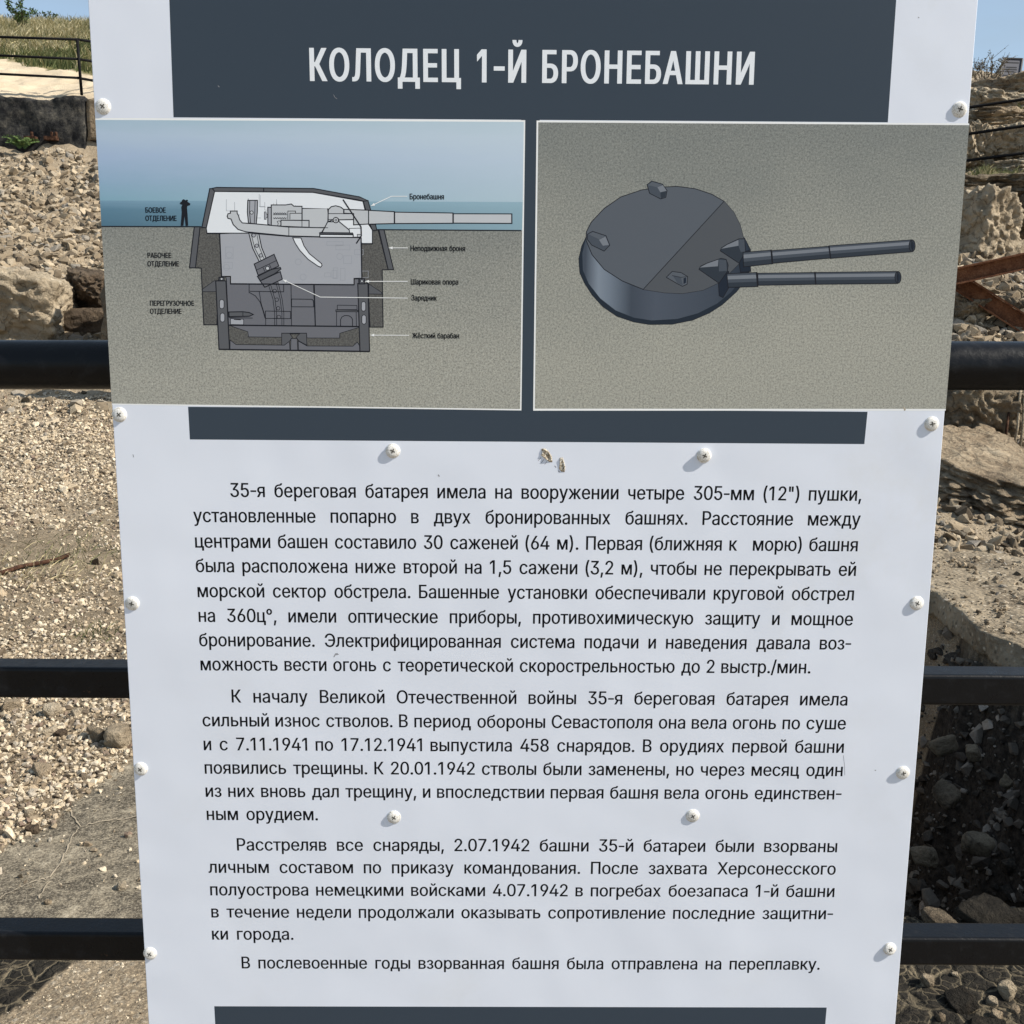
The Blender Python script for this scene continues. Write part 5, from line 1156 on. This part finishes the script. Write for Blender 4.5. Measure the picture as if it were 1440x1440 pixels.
# boulders, right
for px, py, wp, hp, Y, dp, sd, mat, lab, bx, rt in (
        (1432, 138, 110, 48, 16.6, 1.5, 71, LIME, 'rough grey boulder on top of the cliff under the small sign', 0.3, (0.1, 0.1, 0.3)),
        (1392, 150, 92, 46, 15.6, 1.0, 72, PALE, 'pale slab of rock behind the upper rail on the cliff', 0.8, (0.2, 0.12, 0.1)),
        (1412, 176, 150, 34, 15.2, 1.2, 73, LIME, 'long flat ledge of grey rock under the pale slab', 0.9, (0.05, -0.03, 0.05)),
        (1362, 212, 46, 62, 14.9, 0.9, 74, PALE, 'narrow upright boulder on the cliff right beside the board', 0.7, (0, 0.1, 0.1)),
        (1426, 210, 90, 52, 14.8, 1.1, 75, PALE, 'broad tan boulder on the cliff between the two lower rails', 0.6, (0, 0.05, -0.1)),
        (1430, 240, 84, 30, 14.4, 0.9, 76, PALE, 'low pale boulder behind the green tufts on the cliff', 0.5, (0, 0, 0.2)),
        (1400, 264, 170, 34, 13.9, 1.3, 77, GREY, 'dark flat ledge under the green tufts', 0.9, (0.1, -0.03, 0)),
        (1375, 322, 92, 104, 13.0, 1.0, 78, PALE, 'large pale boulder above the rusty beams', 0.5, (0.05, 0.1, 0.25)),
        (1452, 318, 60, 110, 13.4, 1.0, 79, GREY, 'dark boulder at the right edge beside the large pale one', 0.6, (0, 0.15, 0)),
        (1352, 440, 60, 56, 11.0, 0.7, 80, LIME, 'tan boulder below the beams right beside the board', 0.4, (0.2, 0.1, 0.4)),
        (1428, 455, 54, 50, 11.2, 0.7, 81, GREY, 'grey boulder under the sloping beam at the right edge', 0.4, (0.1, 0.3, 0.2)),
        (1385, 425, 46, 40, 11.5, 0.6, 82, LIME, 'small boulder in the angle between the two beams', 0.4, (0.3, 0.1, 0.9)),
        (1358, 578, 120, 108, 9.1, 0.9, 83, GREY, 'streaked concrete boulder just below the thick pipe on the right', 0.6, (0.15, 0.1, 0.2)),
        (1452, 575, 70, 70, 9.5, 0.6, 84, BROWN, 'dark boulder behind the bent steel bars', 0.4, (0, 0, 0)),
        (1390, 664, 210, 50, 8.0, 1.7, 85, LIME, 'smooth tilted concrete slab below the streaked boulder', 0.9, (0.22, 0.05, 0.1))):
    rock_px('boulder', px, py, wp, hp, Y, dp, sd, mat, lab, sub=6, rot=rt, boxy=bx, rough=0.13)

# concrete slab whose broken edge overhangs the pit
def slab_mesh(poly, top, th, cuts, amp, seed):
    bm = bmesh.new()
    f = bm.faces.new([bm.verts.new(Vector((p.x, p.y, top))) for p in poly])
    if f.normal.z < 0: f.normal_flip()
    bmesh.ops.triangulate(bm, faces=bm.faces[:])
    ex = bmesh.ops.extrude_face_region(bm, geom=bm.faces[:])
    for v in [g for g in ex['geom'] if isinstance(g, bmesh.types.BMVert)]: v.co.z -= th
    bmesh.ops.recalc_face_normals(bm, faces=bm.faces[:])
    for _ in range(cuts):
        bmesh.ops.subdivide_edges(bm, edges=[e for e in bm.edges if e.calc_length() > 0.05], cuts=1, use_grid_fill=True)
        bmesh.ops.triangulate(bm, faces=bm.faces[:])
    for v in bm.verts:
        p = v.co * 1.0
        nv = Vector((noise.fractal(p * 2.2 + Vector((seed, 0, 0)), .9, 2, 4), noise.fractal(p * 2.2 + Vector((0, seed, 0)), .9, 2, 4), 0.5 * noise.fractal(p * 2.6 + Vector((0, 0, seed)), .8, 2, 5)))
        v.co += nv * amp
    me = bpy.data.meshes.new('concrete_slab'); bm.to_mesh(me); bm.free()
    me.polygons.foreach_set('use_smooth', [True] * len(me.polygons))
    return me
CONG = NT('pebbly_concrete')
oc = CONG.obj(); cv1 = CONG.vor(34, oc); cn = CONG.noise(3, 7, oc, 0.65)
ccol = CONG.mix(CONG.ramp(cv1.outputs['Distance'], [(0.22, 0.85), (0.42, 0.0)]), CONG.ramp(cn, [(0.36, (0.15, 0.122, 0.088)), (0.64, (0.34, 0.28, 0.20))]), CONG.ramp(cv1.outputs['Color'], [(0.2, (0.10, 0.085, 0.065)), (0.6, (0.30, 0.25, 0.18)), (0.9, (0.60, 0.53, 0.42))]))
CONG = CONG.out(col=ccol, rough=0.93, normal=CONG.bump(CONG.math('ADD', CONG.math('MULTIPLY', CONG.math('SUBTRACT', 0.5, cv1.outputs['Distance']), 0.010), CONG.math('MULTIPLY', CONG.noise(40, 6, oc, .7), 0.012)), 1.0), spec=0.1)
spoly = [gp(*q) for q in ((1270, 786), (1330, 772), (1395, 768), (1450, 790), (1520, 800), (1600, 830), (1640, 955), (1500, 943), (1440, 932), (1398, 915), (1372, 896), (1345, 872), (1310, 848), (1270, 838))]
tag(link('concrete_slab', slab_mesh(spoly, 0.06, 0.13, 5, 0.05, 4.0), CONG), 'pebbly concrete slab whose broken edge overhangs the dark pit on the right', 'concrete slab')

# ================================================================== RUSTY STEEL
RUST = NT('rusty_steel')
orr = RUST.obj(); rn = RUST.noise(9, 8, orr, 0.7); rn2 = RUST.noise(60, 5, orr, 0.7)
RUST = RUST.out(col=RUST.ramp(RUST.mix(0.4, rn, rn2), [(0.36, (0.055, 0.023, 0.013)), (0.5, (0.15, 0.062, 0.031)), (0.64, (0.24, 0.115, 0.06))]), rough=0.85, normal=RUST.bump(rn2, 0.006), spec=0.15)
RUST_D = NT('old_dark_rust'); ord_ = RUST_D.obj()
RUST_D = RUST_D.out(col=RUST_D.ramp(RUST_D.noise(25, 8, ord_, 0.7), [(0.38, (0.022, 0.012, 0.009)), (0.52, (0.060, 0.030, 0.019)), (0.66, (0.12, 0.066, 0.042))]), rough=0.9, spec=0.1)
def ibeam(name, a, c, h, wd, label):
    a, c = Vector(a), Vector(c)
    b = MB(); d = (c - a).normalized(); x = d.cross(Vector((0, 0, 1))).normalized(); z = x.cross(d)
    b.bar(a + z * (h / 2 - 0.008), c + z * (h / 2 - 0.008), wd, 0.016); b.bar(a - z * (h / 2 - 0.008), c - z * (h / 2 - 0.008), wd, 0.016); b.bar(a, c, 0.012, h - 0.034)
    o = b.build(name, RUST); return tag(o, label, 'steel beam', 'rusty beams among the rocks')
ibeam('steel_beam', at(1180, 424, 10.7), at(1520, 350, 10.4), 0.16, 0.14, 'rusty steel beam lying almost level under the large pale boulder')
ibeam('steel_beam', at(1310, 372, 10.9), at(1510, 500, 10.3), 0.17, 0.14, 'rusty steel beam sloping down to the right below the level one')
for k, (x0, x1, mm, lab) in enumerate(((1419, 1411, RUST_D, 'short dark rusty bar furthest left of the upright bars'), (1436, 1424, PALE, 'thin pale bar in the middle of the upright bars'), (1442, 1433, PALE, 'thin pale bar furthest right of the upright bars'))):
    b = MB(); b.tube([at(x0, 580 if k == 0 else 530, 8.75), at((x0 + x1) / 2 + 1, 600, 8.7), at(x1, 640, 8.65)], 0.011, 8)
    tag(b.build('steel_bar', mm, None, True), lab, 'steel bar', 'upright steel bars by the streaked boulder')
b = MB(); pp = []
for x, y in ((-60, 824), (0, 806), (28, 797), (60, 791), (80, 787), (97, 780)):
    p = gp(x, y, 0.1); 
    for _ in range(5): p = gp(x, y, hz(p.x, p.y) + 0.02)
    pp.append(p)
b.tube(pp, 0.013, 8); tag(b.build('rusty_rod', RUST_D, None, True), 'bent rusty rod lying on the stony ground on the left', 'rod')

# ================================================================== DARK WALL ON THE SLOPE
W_ = NT('dark_concrete')
ow = W_.obj(); wn = W_.noise(1.6, 8, ow, 0.7); wn2 = W_.noise(6, 8, ow, 0.75)
W_ = W_.out(col=W_.ramp(W_.mix(0.5, wn, wn2), [(0.38, (0.010, 0.010, 0.011)), (0.48, (0.030, 0.030, 0.031)), (0.56, (0.085, 0.080, 0.070)), (0.66, (0.26, 0.225, 0.175))]), rough=0.95, normal=W_.bump(wn2, 0.05), spec=0.08)  # noise mottles it from near black to pale brownish grey
def rough_block(x0, x1, y0, y1, z0, z1, nx, nz_, amp, seed):
    b = MB(); ny_ = 3; ids = {}
    def P_(i, j, k):
        if (i, j, k) not in ids:
            p = Vector((x0 + (x1 - x0) * i / nx, y0 + (y1 - y0) * j / ny_, z0 + (z1 - z0) * k / nz_))
            if k == nz_: p.z -= 0.09 * max(0, noise.noise(Vector((p.x * 1.3, p.y * 2, seed)))) + 0.05 * abs(noise.noise(Vector((p.x * 5, p.y * 3, seed))))
            nv = Vector((noise.noise(p * 2.1 + Vector((seed, 0, 0))), noise.noise(p * 2.3 + Vector((0, seed, 0))), noise.noise(p * 1.9 + Vector((0, 0, seed))))) + 0.5 * Vector((noise.noise(p * 7), noise.noise(p * 7.7), noise.noise(p * 6.1)))
            ids[(i, j, k)] = len(b.v); b.v.append(tuple(p + nv * amp))
        return ids[(i, j, k)]
    def quad(*q): b.f.append(tuple(P_(*t) for t in q)); b.m.append(0)
    for i in range(nx):
        for k in range(nz_):
            quad((i, 0, k), (i + 1, 0, k), (i + 1, 0, k + 1), (i, 0, k + 1)); quad((i + 1, ny_, k), (i, ny_, k), (i, ny_, k + 1), (i + 1, ny_, k + 1))
        for j in range(ny_):
            quad((i, j, nz_), (i + 1, j, nz_), (i + 1, j + 1, nz_), (i, j + 1, nz_)); quad((i, j + 1, 0), (i + 1, j + 1, 0), (i + 1, j, 0), (i, j, 0))
    for k in range(nz_):
        for j in range(ny_):
            quad((0, j + 1, k), (0, j, k), (0, j, k + 1), (0, j + 1, k + 1)); quad((nx, j, k), (nx, j + 1, k), (nx, j + 1, k + 1), (nx, j, k + 1))
    return b
wt0 = at(0, 132, WALLY); wt1 = at(118, 133, WALLY)
wall = thing('retaining_wall', (wt0.x, WALLY, wt0.z - 1.0), 'dark mottled concrete wall above the rubble slope on the left', 'wall')
rough_block(-14, wt1.x, WALLY, WALLY + 0.45, wt0.z - 1.9, wt0.z - 0.02, 260, 22, 0.05, 3).build('wall_face', W_, wall, True)
rough_block(wt1.x + 0.02, wt1.x + 0.26, WALLY + 0.03, WALLY + 0.45, wt0.z - 0.70, wt0.z - 0.03, 4, 12, 0.03, 5).build('pale_end', LIME, wall, True)
rough_block(wt1.x + 0.03, wt1.x + 4.0, WALLY + 0.06, WALLY + 0.45, wt0.z - 2.0, wt0.z - 0.69, 30, 10, 0.045, 9).build('lower_wall', W_, wall, True)
for x0, x1, tabs in ((36, 52, (45,)), (64, 81, (73, 79))):
    a = at(x0, 195, WALLY - 0.04); c = at(x1, 195, WALLY - 0.04)
    b = MB(); b.box((a + c) / 2, ((c - a).length, 0.16, 0.06))
    for t_ in tabs:
        q = at(t_, 190, WALLY - 0.06); b.box(q, (0.03, 0.05, 0.10))
    bevel(b.build('bracket', RUST_D, wall), 0.004)
# railing along the wall top
IRON = plain('dark_iron', (0.006, 0.006, 0.007), 0.7, 0, 0.1)
gr_ = thing('guard_railing', (at(113, 133, 18.65).x, 18.65, at(113, 133, 18.65).z), 'thin black railing with three bars on top of the dark wall', 'railing', 'railings above the pit')
for y0, y1, y2 in ((52, 55.5, 59), (78, 83, 86.5), (104, 109.5, 113.5)):
    b = MB(); b.tube([at(-420, y0 - 9, 18.65), at(0, y0, 18.65), at(109, y1, 18.65)], 0.021, 8); b.build('bar', IRON, gr_, True)
    b = MB(); b.tube([at(109, y1, 18.65), at(132, y2, 18.95), at(250, y2 + 14, 20.0)], 0.021, 8); b.build('bar', IRON, gr_, True)
for xt, yt, xb, yb in ((108.5, 55, 115, 134), (-70, 50, -66, 134), (-250, 46, -246, 134)):
    b = MB(); b.tube([at(xt, yt, 18.65), at(xb, yb, 18.65)], 0.024, 8); b.build('post', IRON, gr_, True)
# railing on the right cliff
g2_ = thing('guard_railing', (at(1470, 260, 14.2).x, 14.2, at(1470, 260, 14.2).z), 'thin black railing of three bars in front of the cliff on the right', 'railing', 'railings above the pit')
for ya, yb in ((153, 139.5), (190, 177), (227, 215.5)):
    b = MB(); b.tube([at(1250, ya + 13, 14.4), at(1350, ya, 14.3), at(1440, yb, 14.1), at(1640, yb - 24, 13.8)], 0.020, 8); b.build('bar', IRON, g2_, True)
for x_ in (1330, 1500): 
    b = MB(); b.tube([at(x_, 140, 14.25), at(x_, 275, 14.25)], 0.022, 8); b.build('post', IRON, g2_, True)

# ================================================================== SMALL SIGN ON THE CLIFF
sg = thing('small_sign', at(1422, 128, 17.6), 'small grey notice board tilted back on top of the cliff', 'sign')
c0, c1, c2, c3 = at(1411, 82, 17.7), at(1437.5, 83, 17.7), at(1433, 113, 17.5), at(1404.5, 112, 17.5)
SGM = plain('faded_notice', (0.085, 0.085, 0.10), 0.7); SGF = plain('notice_frame', (0.06, 0.06, 0.065), 0.6)
def quad_box(q, th):
    q = [Vector(v) for v in q]; bk = [v + Vector((0, th, 0)) for v in q]
    b = MB(); b.add(q + bk, [(3, 2, 1, 0), (4, 5, 6, 7), (0, 1, 5, 4), (1, 2, 6, 5), (2, 3, 7, 6), (3, 0, 4, 7)]); return b
quad_box((c0, c1, c2, c3), 0.02).build('sign_panel', SGM, sg)
b = MB()
for p_, q_ in ((c0, c1), (c1, c2), (c3, c0)):
    b.bar(p_ - Vector((0, .012, 0)), q_ - Vector((0, .012, 0)), 0.02, 0.02, up=Vector((0, 1, 0)))
b.build('frame', SGF, sg)
for f_, w0_, w1_ in ((0.2, 0.15, 0.85), (0.42, 0.25, 0.78), (0.52, 0.2, 0.8), (0.62, 0.2, 0.7), (0.8, 0.15, 0.85)):
    l_ = c0.lerp(c3, f_); r_ = c1.lerp(c2, f_)
    b = MB(); b.bar(l_.lerp(r_, w0_) - Vector((0, .004, 0)), l_.lerp(r_, w1_) - Vector((0, .004, 0)), 0.003, 0.022); b.build('text_line', SGF, sg)
for t_ in (0.12, 0.88):
    p_ = c3.lerp(c2, t_); b = MB(); b.tube([p_ + Vector((0, .03, 0.1)), p_ + Vector((0, .03, -1.1))], 0.02, 8); b.build('post', SGF, sg, True)

# ================================================================== PLANTS
def leaf_mat(name, stops):
    t = NT(name)
    c = t.ramp(t.attr('tint'), stops)
    return t.out(col=c, rough=0.7, spec=0.15)
class Leaves(MB):
    def __init__(s): super().__init__(); s.t = []
    def blade(s, p, d, L, wd, bend, tint):
        p = Vector(p); d = Vector(d).normalized(); sd = d.cross(Vector((0.2, 1, 0.1))).normalized()
        if sd.length < 0.1: sd = Vector((1, 0, 0))
        m_ = p + d * L * 0.55; e = p + d * L + Vector(bend) * L
        n0 = len(s.v)
        s.add([p - sd * wd / 2, p + sd * wd / 2, m_ + sd * wd * 0.45, m_ - sd * wd * 0.45, e], [(0, 1, 2, 3), (3, 2, 4)])
        s.t += [tint] * 5
    def leaf(s, p, d, up, L, wd, tint):
        p = Vector(p); d = Vector(d).normalized(); sd = d.cross(Vector(up)).normalized()
        s.add([p, p + d * L * 0.5 + sd * wd / 2, p + d * L, p + d * L * 0.5 - sd * wd / 2], [(0, 1, 2, 3)])
        s.t += [tint] * 4
    def done(s, name, mat, parent=None):
        o = s.build(name, mat, parent)
        o.data.attributes.new('tint', 'FLOAT', 'POINT').data.foreach_set('value', np.array(s.t, np.float32))
        return o
DRYG = leaf_mat('dry_grass', [(0.0, (0.06, 0.085, 0.03)), (0.3, (0.17, 0.18, 0.07)), (0.55, (0.46, 0.38, 0.20)), (1.0, (0.72, 0.61, 0.38))])
GRN = leaf_mat('green_leaves', [(0.0, (0.018, 0.035, 0.012)), (0.5, (0.05, 0.09, 0.028)), (1.0, (0.13, 0.18, 0.06))])
TWG = plain('twig_bark', (0.10, 0.075, 0.055), 0.9)
prng = random.Random(21)
lv = Leaves()
for i in range(7000):
    y = prng.uniform(21.5, 48); x = prng.uniform(-0.60, -0.27) * y
    yb = float(np.interp(x / y, (-0.5, -0.44, -0.40, -0.36), (28.0, 26.0, 23.5, 22.3))) + 1.2 * noise.noise(Vector((x * 0.5, y * 0.4, 3)))
    if y < yb + 0.2: continue
    z = hz(x, y); gn = noise.noise(Vector((x * 0.35, y * 0.35, 6)))
    green = (gn > 0.12) or (y < yb + 1.8 and x / y > -0.455 and prng.random() < 0.8)
    for k in range(6):
        L = prng.uniform(0.18, 0.55) * (1.15 if not green else 0.9)
        lv.blade((x + prng.gauss(0, .13), y + prng.gauss(0, .13), z - 0.03), (prng.gauss(0, .25), prng.gauss(0, .25), 1), L, prng.uniform(0.012, 0.03), (prng.gauss(0, .2), prng.gauss(0, .2), -0.12), prng.uniform(0.0, 0.42) if green else prng.uniform(0.35, 1.0))
tag(lv.done('dry_grass', DRYG), kind='stuff')
lv = Leaves()
for (px0, px1, py, Y, n_) in ((1366, 1452, 254, 13.9, 420), (1378, 1392, 250, 13.8, 130), (1425, 1450, 158, 15.2, 100)):
    for i in range(n_):
        p = at(prng.uniform(px0, px1), py + prng.uniform(-4, 4), Y + prng.uniform(-.15, .2))
        lv.blade(p, (prng.gauss(0, .35), prng.gauss(0, .3), 1), prng.uniform(0.06, 0.20), 0.012, (prng.gauss(0, .3), 0, -.1), prng.uniform(0.1, 0.6))
tag(lv.done('cliff_grass', DRYG), kind='stuff')
lv = Leaves()
for (px, py, n_, sp_, gn) in ((110, 772, 130, 0.22, 1), (92, 815, 60, 0.15, 0), (35, 800, 70, 0.2, 0), (48, 810, 60, 0.12, 0), (10, 795, 50, 0.2, 0), (135, 895, 50, 0.08, 1), (60, 805, 30, .2, 0)):
    p = gp(px, py, 0.1)
    for _ in range(5): p = gp(px, py, hz(p.x, p.y))
    for i in range(n_):
        x = p.x + prng.gauss(0, sp_); y = p.y + prng.gauss(0, sp_)
        lv.blade((x, y, hz(x, y) - 0.005), (prng.gauss(0, .6), prng.gauss(0, .6), 0.8), prng.uniform(0.04, 0.13), 0.0035, (prng.gauss(0, .3), prng.gauss(0, .3), -.2), prng.uniform(0.0, 0.35) if gn else prng.uniform(0.5, 1.0))
tag(lv.done('weeds', DRYG), kind='stuff')

def shrub(name, base, H, W, nb, nleaf, mat, label, cat, leafL, seed, spike=False, twig=0.012, sparse=1.0):
    rr = random.Random(seed); root = thing(name, base, label, cat)
    tw = MB(); lv = Leaves()
    for k in range(nb):
        a = 2 * math.pi * k / nb + rr.uniform(-.4, .4); sp_ = rr.uniform(0.3, 1.0)
        if spike and k == 0: sp_ = 0.02
        tip = Vector(base) + Vector((math.cos(a) * W / 2 * sp_, math.sin(a) * W / 2 * sp_, H * (rr.uniform(0.55, 0.95) if not (spike and k == 0) else 1.15)))
        midp = Vector(base).lerp(tip, 0.5) + Vector((rr.gauss(0, .05), rr.gauss(0, .05), H * 0.06))
        path = [Vector(base), midp, tip]
        tw.tube(path, [twig, twig * 0.7, twig * 0.35], 6)
        for j in range(4 if sparse < 1 else 2):
            f_ = rr.uniform(0.35, 0.9); s0 = midp.lerp(tip, f_) if f_ > .5 else Vector(base).lerp(midp, f_ * 2)
            e0 = s0 + Vector((rr.gauss(0, W * .16), rr.gauss(0, W * .16), H * rr.uniform(.06, .25))); tw.tube([s0, e0], [twig * .5, twig * .25], 5)
            for q in range(int(nleaf * .3)):
                pp_ = s0.lerp(e0, rr.random()); d = Vector((rr.gauss(0, 1), rr.gauss(0, 1), rr.gauss(.4, .6))); lv.leaf(pp_, d, (rr.gauss(0, 1), rr.gauss(0, 1), 1), leafL * rr.uniform(.6, 1.2), leafL * .45, rr.random())
        for q in range(nleaf):
            f_ = rr.uniform(0.25, 1.0); pp_ = midp.lerp(tip, (f_ - .5) * 2) if f_ > .5 else Vector(base).lerp(midp, f_ * 2)
            d = (tip - Vector(base)).normalized() * .8 + Vector((rr.gauss(0, .7), rr.gauss(0, .7), rr.gauss(.1, .5)))
            lv.leaf(pp_, d, (rr.gauss(0, 1), rr.gauss(0, 1), 1), leafL * rr.uniform(.6, 1.3), leafL * (.22 if spike else .4), rr.random())
    tw.build('branches', TWG, root, True); lv.done('leaves', mat, root)
bp = at(32, 44, 38)
shrub('shrub', bp, 0.85, 1.25, 9, 60, GRN, 'dark green shrub with a tall spike on the grassy hill', 'shrub', 0.12, 5, True)
shrub('shrub', at(72, 30, 46), 0.35, 0.6, 5, 30, GRN, 'tiny dark shrub on the skyline of the grassy hill', 'shrub', 0.08, 6)
DRYL = leaf_mat('dry_leaves', [(0.0, (0.10, 0.085, 0.06)), (0.5, (0.16, 0.15, 0.10)), (1.0, (0.24, 0.21, 0.15))])
shrub('dry_bush', at(1388, 140, 17.0), 0.62, 0.75, 22, 26, DRYL, 'twiggy half bare bush on the cliff top left of the small sign', 'bush', 0.035, 8, twig=0.007, sparse=0.5)
# fern at the foot of the wall
fb = at(32, 206, WALLY - 0.12)
fern = thing('fern', fb, 'bright green leafy fern at the foot of the dark wall', 'fern')
fr = random.Random(4)
for k in range(9):
    a = fr.uniform(-1.5, 1.5); L = fr.uniform(0.16, 0.38); lv = Leaves()
    for i in range(14):
        f_ = i / 13; p = Vector(fb) + Vector((math.sin(a) * L * f_, -0.10 * f_ * fr.uniform(.6, 1.2), L * (0.75 * f_ - 0.45 * f_ * f_) * (1.3 if abs(a) < 1 else .8)))
        for sgn in (-1, 1):
            lv.leaf(p, Vector((math.cos(a) * sgn * .8 + math.sin(a) * .3, -.3, -math.sin(a) * sgn * .6 + .1)), (0, -1, .6), 0.075 * (1.1 - f_ * .6), 0.028, 0.55 + .45 * fr.random())
    lv.done('frond', GRN, fern)
# pale cracks in the slab
CRK = plain('crack_dust', (0.36, 0.30, 0.22), 0.95, 0, 0.1)
b = MB(); crn = random.Random(12)
for chain in ([(0, 1266), (18, 1256), (36, 1246), (55, 1240), (72, 1236), (86, 1215), (94, 1195), (104, 1174), (114, 1162)], [(114, 1162), (135, 1157), (160, 1153), (190, 1148), (230, 1144)], [(55, 1266), (62, 1252), (72, 1236)], [(114, 1162), (104, 1150), (98, 1138)], [(150, 1080), (170, 1072), (192, 1066)]):
    fine = []
    for i in range(len(chain) - 1):
        for t_ in range(4):
            q = Vector(chain[i]).lerp(Vector(chain[i + 1]), t_ / 4); fine.append((q.x + crn.uniform(-1.5, 1.5), q.y + crn.uniform(-1.2, 1.2)))
    L_ = []; R_ = []
    for i, q in enumerate(fine):
        p = gp(*q); wd = crn.uniform(0.0008, 0.0026); d = (gp(*fine[min(i + 1, len(fine) - 1)]) - gp(*fine[max(i - 1, 0)])).normalized(); nn = Vector((-d.y, d.x, 0))
        for arr, sg_ in ((L_, 1), (R_, -1)):
            v = p + nn * wd * sg_; v.z = hz(v.x, v.y) + 0.004; arr.append(v)
    for i in range(len(L_) - 1): b.add([L_[i], R_[i], R_[i + 1], L_[i + 1]], [(0, 1, 2, 3)])
tag(b.build('ground_cracks', CRK), kind='structure')
